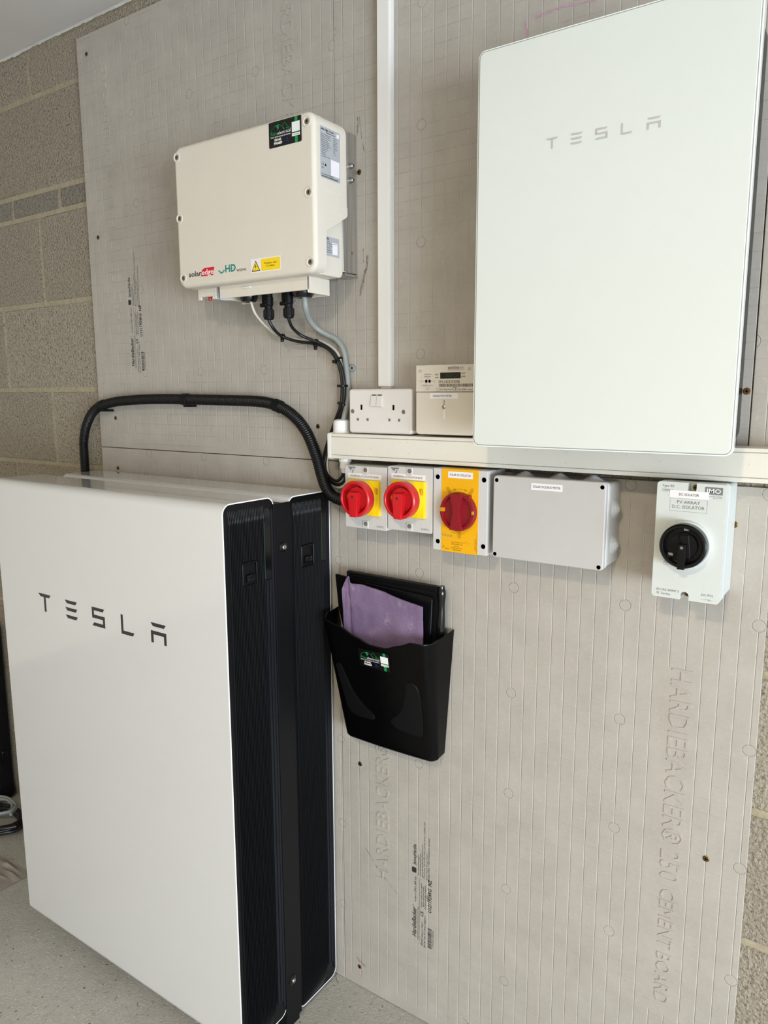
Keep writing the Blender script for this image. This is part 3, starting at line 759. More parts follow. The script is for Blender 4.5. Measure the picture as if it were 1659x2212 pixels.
p.text('ink_grey', 'EML', 0.2268, 1.3630, 0.0018, 0.0062); p.text('ink_grey', 'SEAL', 0.2268, 1.3605, 0.0018, 0.0062); p.text('ink_grey', 'EML', 0.3252, 1.3650, 0.0018, 0.0062); p.text('ink_grey', 'SEAL', 0.3252, 1.3625, 0.0018, 0.0062)
p.done()
def tape_label(parent, fy, a0, a1, b0, b1, txt, h, w, tilt=0.0, off=0.0):
    """white printed tape label, a thin strip standing a hair proud"""
    ca, cb = (a0+a1)/2, (b0+b1)/2; hw, hh = (a1-a0)/2, (b1-b0)/2
    R = lambda x, z: (ca + x*math.cos(tilt) - z*math.sin(tilt), cb + x*math.sin(tilt) + z*math.cos(tilt))
    l = prism('tape_label', [R(-hw, -hh), R(hw, -hh), R(hw, hh), R(-hw, hh)], 'y', fy+0.0002, fy-0.0004, 'label', parent)
    q = Print(l, FRONT(fy-0.0004), 0.0002); c = R(off, -h/2)
    q.text('ink', txt, c[0], c[1], h, w, 'C', tilt); q.done()
    return l
tape_label(tc, MY+0.0004, 0.2501, 0.3061, 1.3139, 1.3240, 'GENERATION METER', 0.0036, 0.0385, off=-0.003)

# ---------------------------------------------------------------- small rotary isolators
def disc(cx_, cz_, r, n=40): return [(cx_+r*math.cos(2*PI*i/n), cz_+r*math.sin(2*PI*i/n)) for i in range(n)]
def dial_cup(bm, x, y, z, R, depth, wall, floor_t=0.004, n=48):
    """round cup whose open side faces the room (-y); y = its back"""
    add_lathe(bm, (x, y, z), (0, -1, 0), [(0.002, 0.0), (R*0.96, 0.0), (R, 0.002), (R, depth-0.002), (R-0.002, depth), (R-wall, depth), (R-wall-0.001, depth-0.001), (R-wall-0.002, floor_t), (0.002, floor_t)], n, False)
def isolator(x0, x1, z0, z1, label, title, lx0, lx1):
    t = thing('rotary_isolator', ((x0+x1)/2, -0.035, z0), label, 'isolator switch', 'small red and yellow isolators')
    Yf = -0.0700; cxm = (x0+x1)/2
    prism('base', rrect(x0+0.0008, x1-0.0008, z0+0.0008, z1-0.0008, 0.003, 3), 'y', -0.001, -0.036, 'abs', t)
    lid = prism('lid', rrect(x0, x1, z0, z1, 0.0035, 4), 'y', -0.0355, Yf, 'abs', t, bev1=0.0016, seg=2)
    for (za, zb, zc) in ((z1-0.0155, z1-0.0008, z1-0.0068), (z0+0.0008, z0+0.0165, z0+0.0100)):
        tb = prism('screw_tab', rrect(cxm-0.0065, cxm+0.0065, za, zb, 0.0018, 3), 'y', Yf+0.001, Yf-0.0010, 'abs', t, bev1=0.0005, seg=1)
        lathe('screw_hole', (cxm+0.0005, Yf-0.0008, zc), (0, -1, 0), [(0.0044, 0.0), (0.0044, 0.0004), (0.0002, 0.0004)], 'hole_grey', tb, 20)
    # yellow square plate, yellow collar and red dial
    px0, px1 = cxm-0.0350, cxm+0.0350; pz0, pz1 = z0+0.0270, z0+0.0945
    zc = (pz0+pz1)/2 + 0.001
    prism('yellow_plate', rrect(px0, px1, pz0, pz1, 0.002, 3), 'y', Yf+0.001, Yf-0.0070, 'yellow', t, bev1=0.0016, seg=2)
    col_ = lathe('yellow_collar', (cxm, Yf-0.006, zc), (0, -1, 0), [(0.0335, 0), (0.0335, 0.010), (0.0325, 0.0115), (0.002, 0.0115)], 'yellow', t, 48)
    th = math.radians(24)
    hx, hz = cxm+0.0330*math.cos(th), zc+0.0330*math.sin(th)
    bm = bmesh.new(); add_box(bm, cxm+0.0312, cxm+0.0341, Yf-0.0140, Yf-0.0090, zc+0.009, zc+0.020, 0.0008, 1); finish('padlock_slot', bm, 'amber_deep', col_)
    dy = Yf-0.0170; R = 0.0335; D = 0.0200
    bm = bmesh.new(); dial_cup(bm, cxm+0.0003, dy, zc, R, D, 0.0045)
    dl = finish('dial', bm, 'red', t, 40)
    # wedge-shaped grip running from the centre down to the rim
    bm = bmesh.new()
    sec = [(-0.0085, 0.013), (0.0085, 0.013), (0.0110, 0.004), (0.0078, -0.0335), (-0.0078, -0.0335), (-0.0110, 0.004)]
    add_prism(bm, [(cxm+a, zc+b) for a, b in sec], 'y', dy-0.003, dy-D-0.0045, bev1=0.0014, seg=2)
    gr = finish('grip', bm, 'red', dl, 30)
    bm = bmesh.new(); add_lathe(bm, (cxm, dy-0.003, zc), (0, -1, 0), [(0.022, 0), (0.0215, 0.006), (0.002, 0.006)], 32); finish('hub', bm, 'red', dl)
    s = lathe('grip_screw', (cxm-0.0005, dy-D-0.0044, zc+0.0045), (0, -1, 0), [(0.0022, 0), (0.0022, 0.0003), (0.0004, 0.0003)], 'steel_dark', gr, 14)
    q = Print(dl, FRONT(dy-0.0042), 0.0002)
    q.poly('amber_deep', disc(cxm-0.0235, zc+0.0020, 0.0042, 18), name='window'); q.done()
    box('window_peg', cxm+0.0085, cxm+0.0135, dy-0.0075, dy-0.003, zc+0.0215, zc+0.0260, 'brass', dl, 0.0006, 1)
    tape_label(lid, Yf, lx0, lx1, z0+0.0958, z0+0.1055, title, 0.0036, (lx1-lx0)*0.86, -0.008)
    p = Print(lid, FRONT(Yf), 0.0003)
    gx, gz = x0+0.0070, z1-0.0020
    p.poly('ink_grey', [(gx, gz), (gx+0.0195, gz), (gx+0.0165, gz-0.0035), (gx+0.0115, gz-0.0022), (gx+0.0075, gz-0.0072)], name='maker_mark')
    p.poly('ink_grey', [(gx+0.0150, gz-0.0045), (gx+0.0120, gz-0.0115), (gx+0.0098, gz-0.0115), (gx+0.0128, gz-0.0045)], name='maker_mark')
    p.text('ink_grey', 'STAR', gx+0.0015, gz-0.0150, 0.0018, 0.0150)
    p.text('ink_grey', 'IS4P32', x1-0.0225, z0+0.0055, 0.0034, 0.0155)
    p.done()
isolator(0.0695, 0.1667, 1.0680, 1.1878, 'red and yellow isolator, left of the pair, beside the black hose', 'POWERWALL AC ISOLATOR FRONT', 0.0778, 0.1548)
isolator(0.1687, 0.2652, 1.0730, 1.1915, 'red and yellow isolator, right of the pair, beside the amber one', 'POWERWALL AC ISOLATOR BACK', 0.1775, 0.2503)

# ---------------------------------------------------------------- amber-fronted isolator
t = thing('rotary_isolator', (0.320, -0.035, 1.0460), 'grey isolator box with amber front strip and dark red dial', 'isolator switch')
AX0, AX1, AZ0, AZ1, AY = 0.2672, 0.3742, 1.0460, 1.1930, -0.0700
prism('base', rrect(AX0+0.001, AX1-0.0005, AZ0+0.001, AZ1-0.001, 0.003, 3), 'y', -0.001, -0.040, 'abs', t)
lid = prism('lid', rrect(AX0, AX1, AZ0, AZ1, 0.002, 3), 'y', -0.0395, AY, 'abs', t, bev1=0.0012, seg=2)
am = prism('amber_panel', [(0.2848, AZ0-0.0003), (0.3572, AZ0-0.0003), (0.3572, AZ1+0.0003), (0.2848, AZ1+0.0003)], 'y', -0.045, AY-0.0006, 'amber', t)
for (x, z) in ((0.2761, 1.1778), (0.3671, 1.1777), (0.2773, 1.0620), (0.3676, 1.0623)):
    h = lathe('screw_hole', (x, AY+0.001, z), (0, -1, 0), [(0.0054, 0), (0.0054, 0.0014), (0.0046, 0.0014), (0.0044, 0.0003), (0.0002, 0.0003)], 'abs', t, 22)
    lathe('hole_bottom', (x, AY+0.0004, z), (0, -1, 0), [(0.0043, 0), (0.0043, 0.0004), (0.0002, 0.0004)], 'hole_grey', h, 18)
DC_, DZ_ = 0.3212, 1.1200
def slot(cxs, czs, ang, L, w):
    c, s = math.cos(ang), math.sin(ang); pts = []
    for i in range(7): a = -PI/2 + PI*i/6; pts.append((L/2 + w/2*math.cos(a), w/2*math.sin(a)))
    for i in range(7): a = PI/2 + PI*i/6; pts.append((-L/2 + w/2*math.cos(a), w/2*math.sin(a)))
    return [(cxs + x*c - y*s, czs + x*s + y*c) for x, y in pts]
q = Print(am, FRONT(AY-0.0006), 0.0002)
for (a, r) in ((math.radians(122), 0.0385), (math.radians(58), 0.0385), (math.radians(270), 0.0385)):
    q.poly('amber_deep', slot(DC_+r*math.cos(a), DZ_+r*math.sin(a), a, 0.014, 0.0066), name='dial_slot')
q.text('ink', 'OFF', 0.3112, 1.1560, 0.0026, 0.0068, 'C', 0.25); q.text('ink', 'ON', 0.3315, 1.1562, 0.0026, 0.0055, 'C', -0.25)
q.line('ink', [(0.3160, 1.1582), (0.3210, 1.1590), (0.3270, 1.1584)], 0.0003)
q.text('ink_grey', 'CE', 0.2866, 1.0730, 0.0042, 0.0085); q.text('ink_grey', '\u00d8 UK', 0.2968, 1.0725, 0.0040, 0.0110)
for i, (s, w) in enumerate((('GLL-10A4ISO/T-3', 0.0225), ('IEC/EN 60947-3 IP66', 0.0225), ('Ith 32A', 0.0090), ('AC23A 32A 400V~', 0.0240), ('MADE BY ENERGIE', 0.0160))):
    q.text('ink', s, 0.3170, 1.0630-i*0.0034, 0.0017, w, 'C')
q.line('ink', [(0.3275, 1.0640), (0.3325, 1.0645), (0.3360, 1.0672)], 0.0003); q.line('ink', [(0.3375, 1.0640), (0.3420, 1.0640)], 0.0003)
q.text('ink', 'X', 0.2872, 1.0518, 0.0042, 0.0040); q.text('ink', 'IP66', 0.2935, 1.0500, 0.0020, 0.0070)
q.text('ink', 'SAFETY SWITCH', 0.3535, 1.0540, 0.0018, 0.020, rot=PI/2); q.text('ink', 'Ue 690V Ui 690V Uimp 6kV', 0.3562, 1.0475, 0.0014, 0.036, rot=PI/2)
q.done()
bm = bmesh.new()
add_lathe(bm, (DC_, AY-0.0004, DZ_), (0, -1, 0), [(0.0340, 0), (0.0340, 0.010), (0.0330, 0.0120), (0.0290, 0.0120), (0.0270, 0.0070), (0.002, 0.0070)], 56)
dl = finish('dial', bm, 'maroon', t, 35)
bm = bmesh.new()      # waisted bar across the dial
sec = []
for i in range(13):
    z = -0.0315 + 0.063*i/12; sec.append((0.0065 + 0.0062*abs(z/0.0315)**1.3, z))
pts = [(DC_+0.001+a, DZ_+b) for a, b in sec] + [(DC_+0.001-a, DZ_+b) for a, b in reversed(sec)]
add_prism(bm, pts, 'y', AY-0.006, AY-0.0175, bev1=0.0012, seg=2); finish('grip', bm, 'maroon', dl, 30)
box('pointer_mark', DC_-0.0330, DC_-0.0245, AY-0.0128, AY-0.0075, DZ_-0.0010, DZ_+0.0062, 'amber_deep', dl, 0.0005, 1)
box('pointer_mark', DC_+0.0290, DC_+0.0335, AY-0.0126, AY-0.0075, DZ_-0.0025, DZ_+0.0040, 'amber_deep', dl, 0.0005, 1)
box('locking_lug', 0.3375, 0.3445, AY-0.0100, AY, 1.1440, 1.1500, 'maroon', dl, 0.0008, 1)
tape_label(am, AY-0.0006, 0.2976, 0.3458, 1.1777, 1.1889, 'SOLAR AC ISOLATOR', 0.0038, 0.0415)

# ---------------------------------------------------------------- grey junction box
t = thing('junction_box', (0.480, -0.035, 1.0465), 'blank grey junction box with stepped rubber grommets on its sides', 'junction box')
QX0, QX1, QZ0, QZ1, QY = 0.3845, 0.5775, 1.0465, 1.1870, -0.0700
prism('base', rrect(QX0+0.003, QX1+0.0005, QZ0+0.003, QZ1-0.003, 0.007, 5), 'y', -0.001, -0.055, 'abs_mid', t)
prism('lid_rim', rrect(QX0+0.001, QX1-0.0003, QZ0+0.001, QZ1-0.001, 0.006, 5), 'y', -0.052, -0.0600, 'abs', t, bev1=0.001, bev0=0.001, seg=1)
lid = prism('lid', rrect(QX0, QX1-0.001, QZ0, QZ1, 0.006, 5), 'y', -0.0595, QY, 'abs_mid', t, bev1=0.0022, seg=3)
for (x, z) in ((0.3907, 1.1791), (0.5702, 1.1790), (0.3900, 1.0525), (0.5696, 1.0522)):
    h = lathe('screw_hole', (x, QY+0.001, z), (0, -1, 0), [(0.0044, 0), (0.0044, 0.0013), (0.0037, 0.0013), (0.0035, 0.0003), (0.0002, 0.0003)], 'abs', t, 20)
    lathe('hole_bottom', (x, QY+0.0004, z), (0, -1, 0), [(0.0034, 0), (0.0034, 0.0004), (0.0002, 0.0004)], 'hole_grey', h, 16)
gprof = [(r_*1.05, h_*0.62) for r_, h_ in [(0.0185, -0.001), (0.0185, 0.0020), (0.0165, 0.0030), (0.0155, 0.0030), (0.0150, 0.0050), (0.0130, 0.0055), (0.0125, 0.0075), (0.0105, 0.0080), (0.0098, 0.0102), (0.0078, 0.0106), (0.0070, 0.0130), (0.0045, 0.0135), (0.0035, 0.0155), (0.0004, 0.0160)]]
for x in (0.4244, 0.4857, 0.5424): lathe('grommet', (x, -0.030, QZ1-0.004), (0, 0, 1), gprof, 'rubber_grey', t, 28, angle=25)
for x in (0.4296, 0.4831, 0.5396): lathe('grommet', (x, -0.030, QZ0+0.004), (0, 0, -1), gprof, 'rubber_grey', t, 28, angle=25)
for z in (1.1405, 1.0825): lathe('grommet', (QX1-0.001, -0.028, z), (1, 0, 0), gprof, 'rubber_grey', t, 32, angle=25)
tape_label(lid, QY, 0.4529, 0.5062, 1.1673, 1.1784, 'SOLAR MODBUS METER', 0.0038, 0.0470)
p = Print(lid, FRONT(QY), 0.00015)
for i in range(14):
    a0, a1 = PI*0.45+PI*1.1*i/14, PI*0.45+PI*1.1*(i+1)/14
    p.line('abs', [(0.4790+0.0055*math.cos(a0), 1.1160+0.0055*math.sin(a0)), (0.4790+0.0055*math.cos(a1), 1.1160+0.0055*math.sin(a1))], 0.0007, name='moulded_mark')
p.done()

# ---------------------------------------------------------------- white DC isolator
t = thing('rotary_isolator', (0.702, -0.04, 1.0225), 'white isolator box with large black dial, at the right', 'isolator switch')
KX0, KX1, KZ0, KZ1, KY = 0.6548, 0.7492, 1.0225, 1.1955, -0.0800
prism('base', rrect(KX0+0.002, KX1+0.0005, KZ0+0.003, KZ1-0.002, 0.005, 4), 'y', -0.001, -0.0500, 'dc_white', t)
prism('lid_rim', rrect(KX0+0.0006, KX1+0.0005, KZ0+0.0008, KZ1-0.0006, 0.005, 4), 'y', -0.0495, -0.0585, 'dc_white', t, bev1=0.0010, bev0=0.0008, seg=2)
NX = 0.7030
def notch_outline():
    o = rrect(KX0, KX1, KZ0, KZ1, 0.005, 4); out = []
    # order: right-top, left-top, left-bottom, right-bottom; insert the two open-ended screw notches
    n = 5; rt, lt, lb, rbq = o[0:n], o[n:2*n], o[2*n:3*n], o[3*n:4*n]
    def arc(cxn, czn, r, a0, a1, k=8): return [(cxn+r*math.cos(math.radians(a0+(a1-a0)*i/k)), czn+r*math.sin(math.radians(a0+(a1-a0)*i/k))) for i in range(k+1)]
    top = [(NX+0.0062, KZ1)] + arc(NX, KZ1-0.0085, 0.0062, 0, -180) + [(NX-0.0062, KZ1)]
    bot = [(NX-0.0062-0.0015, KZ0)] + arc(NX-0.0015, KZ0+0.0060, 0.0062, 180, 0) + [(NX+0.0062-0.0015, KZ0)]
    return rt + top + lt + lb + bot + rbq
lid = prism('lid', notch_outline(), 'y', -0.0580, KY, 'dc_white', t)
for (x, z) in ((NX+0.001, KZ1-0.0085), (NX-0.0012, KZ0+0.0050)):
    screw_head(t, x, -0.0600, z, 0.0042, 'brass')
p = Print(lid, FRONT(KY), 0.0003)
p.text('ink_grey', 'Type 4X', 0.6620, 1.1878, 0.0036, 0.0170); p.text('ink_grey', 'IP66', 0.6672, 1.1812, 0.0036, 0.0105)
for hw in (0.0020, 0.0011): p.line('ink_grey', [(0.6642-hw, 1.1830-hw), (0.6642+hw, 1.1830-hw), (0.6642+hw, 1.1830+hw), (0.6642-hw, 1.1830+hw), (0.6642-hw, 1.1830-hw)], 0.0002)
p.rect('ink_grey', 0.7208, 0.7442, 1.1806, 1.1912, name='maker_plate')
p.text('white_ink', 'IMO', 0.7325, 1.1828, 0.0062, 0.0185, 'C', lift=0.0005, name='maker_lettering', bold=0.012)
p.text('ink_grey', 'Shepherd Way, Heathland', 0.7438, 1.1775, 0.0014, 0.0215, 'R'); p.text('ink_grey', 'UK, AL 9 7TT', 0.7438, 1.1750, 0.0014, 0.0120, 'R')
p.line('ink_grey', [(0.6742, 1.1723), (0.7250, 1.1723), (0.7250, 1.1534), (0.6742, 1.1534), (0.6742, 1.1723)], 0.00025)
p.text('ink_grey', 'PV ARRAY', 0.6996, 1.1648, 0.0046, 0.0315, 'C'); p.text('ink_grey', 'D.C. ISOLATOR', 0.6996, 1.1578, 0.0046, 0.0440, 'C')
p.text('ink_grey', 'IEC/AS 60947.3', 0.6622, 1.0325, 0.0034, 0.0315); p.text('ink_grey', 'SI. Series', 0.6622, 1.0268, 0.0034, 0.0195); p.text('ink_grey', 'DC-PV2', 0.7250, 1.0325, 0.0034, 0.0158)
p.line('ink_grey', [(0.7240, 1.0272), (0.7290, 1.0268), (0.7335, 1.0290)], 0.0003); p.line('ink_grey', [(0.7335, 1.0262), (0.7345, 1.0262), (0.7345, 1.0282), (0.7360, 1.0282), (0.7360, 1.0262), (0.7335, 1.0262)], 0.0003); p.line('ink_grey', [(0.7362, 1.0272), (0.7402, 1.0272)], 0.0003)
p.line('ink_grey', [(0.6700, 1.0720), (0.6748, 1.0720), (0.6748, 1.0755), (0.6700, 1.0755), (0.6700, 1.0720)], 0.0003); p.line('ink_grey', [(0.6708, 1.0755), (0.6708, 1.0778), (0.6740, 1.0778), (0.6740, 1.0755)], 0.0003)
p.done()
KC, KZC = 0.7000, 1.1060
lathe('dial_collar', (KC, KY+0.001, KZC), (0, -1, 0), [(0.0350, 0), (0.0350, 0.010), (0.0338, 0.0115), (0.002, 0.0115)], 'dc_white', t, 48)
bm = bmesh.new(); dial_cup(bm, KC+0.0005, KY-0.0105, KZC+0.001, 0.0322, 0.0165, 0.0050); dl = finish('dial', bm, 'black', t, 40)
zc = KZC + 0.001; yb = KY-0.0105
lathe('hub', (KC+0.0005, yb-0.003, zc), (0, -1, 0), [(0.0190, 0), (0.0185, 0.007), (0.002, 0.007)], 'black_matt', dl, 32)
prism('grip', [(KC-0.0052+0.0005, zc+0.0035), (KC+0.0058, zc+0.0035), (KC+0.0064, zc-0.010), (KC+0.0052, zc-0.0330), (KC-0.0046, zc-0.0330), (KC-0.0054, zc-0.010)], 'y', yb-0.004, yb-0.0205, 'black', dl, bev1=0.0010, seg=2)
prism('grip_back', [(KC-0.0060, zc+0.016), (KC+0.0075, zc+0.016), (KC+0.0115, zc-0.018), (KC+0.0030, zc-0.018)], 'y', yb-0.004, yb-0.0125, 'black_matt', dl, bev1=0.0008, seg=1)
lathe('grip_screw', (KC+0.0004, yb-0.0204, zc-0.0012), (0, -1, 0), [(0.0022, 0), (0.0022, 0.0003), (0.0004, 0.0003)], 'steel', dl, 14)
for (dx, dz) in ((0.0022, 0.0235), (-0.0175, -0.0150)): box('window', KC+dx-0.0035, KC+dx+0.0035, yb-0.0060, yb-0.003, zc+dz-0.0020, zc+dz+0.0020, 'label_grey', dl, 0.0004, 1)
tape_label(lid, KY, 0.6729, 0.7262, 1.1726, 1.1838, 'DC ISOLATOR', 0.0038, 0.0270, -0.006)

# ---------------------------------------------------------------- installer's sticker (black, mountains in green)
def installer_sticker(parent, fm, w, h):
    """fm(u, v, lift) with u in 0..w, v in 0..h"""
    q = Print(parent, fm, 0.0003)
    q.rect('label_black', 0, w, 0, h, 0.0002, 'sticker', r=h*0.06); base = q.done()[0]
    q = Print(base, fm, 0.0005)
    X = lambda a: a*w
    Z = lambda b: b*h
    q.rect('green_ink', X(0.80), X(0.885), 0, Z(1.0), 0.0004, 'green_band')
    q.rect('white_ink', X(0.715), X(0.955), Z(0.42), Z(0.80), 0.0006, 'white_panel'); q.rect('white_ink', X(0.715), X(0.955), Z(0.26), Z(0.375), 0.0006, 'white_panel')
    q.text('ink', 'SCAN HERE', X(0.835), Z(0.29), h*0.055, X(0.20), 'C', lift=0.0007)
    ridge = [(0.06, 0.56), (0.09, 0.68), (0.17, 0.80), (0.22, 0.84), (0.27, 0.82), (0.31, 0.87), (0.37, 0.80), (0.42, 0.76), (0.46, 0.83), (0.50, 0.88), (0.56, 0.76), (0.63, 0.66), (0.70, 0.60)]
    q.line('green_ink', [(X(a), Z(b)) for a, b in ridge], h*0.014, name='mountain_drawing')
    for poly in ([(0.22, 0.84), (0.31, 0.87), (0.32, 0.74), (0.29, 0.62), (0.275, 0.72), (0.25, 0.76)], [(0.42, 0.76), (0.45, 0.72), (0.50, 0.60), (0.46, 0.64), (0.44, 0.68)], [(0.09, 0.68), (0.17, 0.80), (0.14, 0.74)], [(0.52, 0.70), (0.60, 0.64), (0.66, 0.58), (0.58, 0.62)]):
        q.poly('green_ink', [(X(a), Z(b)) for a, b in poly], name='mountain_drawing')
    q.text('green_ink', 'Alps', X(0.055), Z(0.475), h*0.13, X(0.21)); q.text('white_ink', 'electrical', X(0.275), Z(0.475), h*0.12, X(0.40))
    q.text('white_ink', 'Solar & Electrical Solutions', X(0.06), Z(0.375), h*0.058, X(0.61), bold=0.008)
    q.text('white_ink', '01642', X(0.28), Z(0.235), h*0.095, X(0.21), 'C', bold=0.035); q.text('white_ink', '790489', X(0.28), Z(0.10), h*0.095, X(0.26), 'C', bold=0.035)
    q.line('blue_ink', [(X(0.53), Z(0.27)), (X(0.56), Z(0.20)), (X(0.59), Z(0.31))], h*0.03, name='tick_mark'); q.rect('blue_ink', X(0.51), X(0.62), Z(0.14), Z(0.165), name='tick_mark')
    q.done()

# ---------------------------------------------------------------- inverter
t = thing('inverter', (-0.11, -0.07, 1.505), 'cream solar inverter with rounded corners and silver wall bracket', 'inverter')
IX0, IX1, IZ0, IZ1, IY = -0.2905, 0.0710, 1.5345, 1.8040, -0.1480
cov = prism('front_cover', rrect(IX0, IX1, IZ0, IZ1, 0.020, 7), 'y', -0.1180, IY, 'cream', t, bev1=0.0085, seg=4)
def add_side(bm, pts, xa, xb, bev):
    add_prism(bm, pts, 'x', xa, xb, bev1=bev, bev0=bev, seg=3)
bm = bmesh.new()     # deep upper half of the casing, its underside sloping forward
add_prism(bm, rrect(IX0+0.0002, IX1-0.0002, 1.6440, IZ1-0.0002, (0.020, 0.020, 0.001, 0.001), 7), 'y', -0.1200, -0.0530, bev1=0.0060, seg=3)
add_prism(bm, [(-0.1250, 1.6060), (-0.0590, 1.6420), (-0.0550, 1.6460), (-0.0545, 1.6600), (-0.1250, 1.6600)], 'x', IX0+0.0003, IX1-0.0003)
finish('upper_casing', bm, 'cream', t, 30)
bm = bmesh.new()     # shallower, narrower lower half
lo = [(-0.124, 1.5350), (-0.078, 1.5350)] + [(-0.0585-0.012+0.012*math.cos(math.radians(a)), 1.5350+0.012+0.012*math.sin(math.radians(a))) for a in range(-75, 1, 15)] + [(-0.0585, 1.650), (-0.124, 1.650)]
add_side(bm, lo, IX0+0.009, IX1-0.009, 0.003); lowc = finish('lower_casing', bm, 'cream', t, 30)
# silver bracket and fins behind
br = box('wall_bracket', -0.255, 0.0520, -0.0460, -0.0005, 1.5500, 1.8030, 'alu', t, 0.0012, 1)
for i in range(9):
    box('cooling_fin', -0.235+i*0.034, -0.2315+i*0.034, -0.0560, -0.006, 1.5420, 1.5520, 'alu', br)
box('bracket_flange', 0.0200, 0.0540, -0.0420, -0.0003, 1.5440, 1.5485, 'alu', br, 0.0008, 1)
for (y, z) in ((-0.0205, 1.7435), (-0.0205, 1.7185)):
    b_ = lathe('bolt', (0.0520, y, z), (1, 0, 0), [(0.0062, 0), (0.0062, 0.0012), (0.0048, 0.0016), (0.0046, 0.0070), (0.0038, 0.0078), (0.0022, 0.0078), (0.0020, 0.0050)], 'steel', t, 16)
lathe('rivet', (0.0520, -0.0178, 1.5880), (1, 0, 0), [(0.0032, 0), (0.0028, 0.0012), (0.0004, 0.0018)], 'steel', t, 14)
for (x, z) in ((-0.2795, 1.7845), (-0.2790, 1.6695), (-0.2755, 1.5545), (0.0555, 1.7862), (0.0565, 1.6706), (0.0578, 1.5535)):
    rg = lathe('screw_well', (x, IY+0.002, z), (0, -1, 0), [(0.0094, 0), (0.0092, 0.0026), (0.0082, 0.0031), (0.0072, 0.0028), (0.0064, 0.0012), (0.0002, 0.0012)], 'cream', t, 24)
    s = lathe('screw', (x, IY+0.0008, z), (0, -1, 0), [(0.0052, 0), (0.0050, 0.0010), (0.0036, 0.0018), (0.0020, 0.0018), (0.0018, 0.0008), (0.0002, 0.0008)], 'screw_grey', rg, 18)
# badges on the front
p = Print(cov, FRONT(IY), 0.0003)
p.poly('cream', [(-0.2625, 1.5470), (-0.1895, 1.5480), (-0.1805, 1.5735), (-0.2625, 1.5735)], 0.0002, 'badge_ground'); p.poly('cream', [(-0.1865, 1.5480), (-0.0905, 1.5480), (-0.0905, 1.5735), (-0.1775, 1.5735)], 0.0002, 'badge_ground')
p.line('pvc_bright', [(-0.1795, 1.5735), (-0.1885, 1.5475)], 0.0006, name='badge_divider')
p.text('ink', 'solar', -0.2585, 1.5550, 0.0100, 0.0370, bold=0.018)
p.poly('red_ink', [(-0.2230, 1.5530), (-0.1890, 1.5530), (-0.1850, 1.5685), (-0.2140, 1.5685), (-0.2210, 1.5640)], 0.0003, 'red_badge')
p.text('white_ink', 'edge', -0.2205, 1.5558, 0.0098, 0.0330, lift=0.0005, bold=0.012)
p.text('teal_ink', 'HD', -0.1550, 1.5552, 0.0130, 0.0285, bold=0.03); p.rect('teal_ink', -0.1560, -0.1275, 1.5605, 1.5612, 0.0006)
for (a, b) in ((-0.1735, 1.5575), (-0.1705, 1.5550), (-0.1670, 1.5535), (-0.1635, 1.5545), (-0.1605, 1.5570)): p.rect('teal_ink', a, a+0.0034, b, b+0.0030)
p.text('ink', 'wave', -0.1250, 1.5535, 0.0072, 0.0260)
p.rect('label', -0.0870, -0.0118, 1.5470, 1.5720, 0.0002, 'warning_sticker')
p.rect('yellow', -0.0605, -0.0135, 1.5488, 1.5700, 0.0004, 'warning_panel', r=0.0014)
p.text('ink', 'PV system - main', -0.0370, 1.5604, 0.0028, 0.0300, 'C', lift=0.0006, bold=0.012); p.text('ink', 'A.C. Isolator.', -0.0370, 1.5555, 0.0028, 0.0220, 'C', lift=0.0006, bold=0.012)
p.poly('ink', [(-0.0850, 1.5495), (-0.0630, 1.5495), (-0.0740, 1.5688)], 0.0004, 'warning_triangle'); p.poly('yellow', [(-0.0828, 1.5508), (-0.0652, 1.5508), (-0.0740, 1.5662)], 0.0006, 'warning_triangle_field')
p.poly('ink', [(-0.0730, 1.5632), (-0.0765, 1.5572), (-0.0742, 1.5576), (-0.0752, 1.5528), (-0.0718, 1.5590), (-0.0740, 1.5586)], 0.0008, 'flash_symbol')
p.done()
E0, E1 = -0.0330, 1.7565
installer_sticker(cov, lambda a, b, l=0: Vector((E0+a, IY-l, E1+b)), 0.0765, 0.0430)
# rating label on the right side
p = Print(t, SIDE(IX1+0.0001), 0.0003)
p.rect('label_grey', -0.1320, -0.0762, 1.6975, 1.7820, 0.0002, 'rating_label', r=0.0025)
rr = random.Random(9)
p.text('ink', 'solar edge', -0.1295, 1.7762, 0.0036, 0.0190, bold=0.02, lift=0.0005); p.text('ink', 'SE3680H', -0.1085, 1.7762, 0.0028, 0.0150, lift=0.0005); p.text('ink', 'Photovoltaic Inverter', -0.1155, 1.7725, 0.0024, 0.0260, lift=0.0005)
rows = ['Max DC Input Voltage', 'Nominal DC Voltage', 'Max DC Input Current', 'Rated AC Power', 'Max Apparent Power', 'AC Output Voltage', 'Nominal AC Frequency', 'Max AC Current', 'Overvoltage Cat', 'Power Factor', 'Protection', 'Max PV Isc', 'Assembled in China']
vals = ['480 Vdc', '380 Vdc', '10.5 Adc', '3680 W', '3680 VA', '230 Vac', '50/60 Hz', '16 A', 'III', '+-0.8', '']
for i, s in enumerate(rows): p.text('ink', s, -0.1295, 1.7685-i*0.0030, 0.0016, min(0.030, 0.0013*len(s)), lift=0.0005)
for i, s in enumerate(vals):
    if s: p.text('ink', s, -0.0955, 1.7685-i*0.0030, 0.0016, min(0.014, 0.0014*len(s)), lift=0.0005)
p.text('ink', 'CE', -0.1290, 1.7180, 0.0036, 0.0060, lift=0.0005); p.poly('ink', [(-0.1210, 1.7180), (-0.1150, 1.7180), (-0.1180, 1.7225)], 0.0005, 'symbol'); p.text('ink', 'IP65', -0.1290, 1.7130, 0.0024, 0.0060, lift=0.0005)
p.rect('label', -0.1030, -0.0785, 1.7055, 1.7320, 0.0004, 'blank_code_square'); p.rect('label', -0.0860, -0.0790, 1.7720, 1.7785, 0.0004, 'blank_code_square')
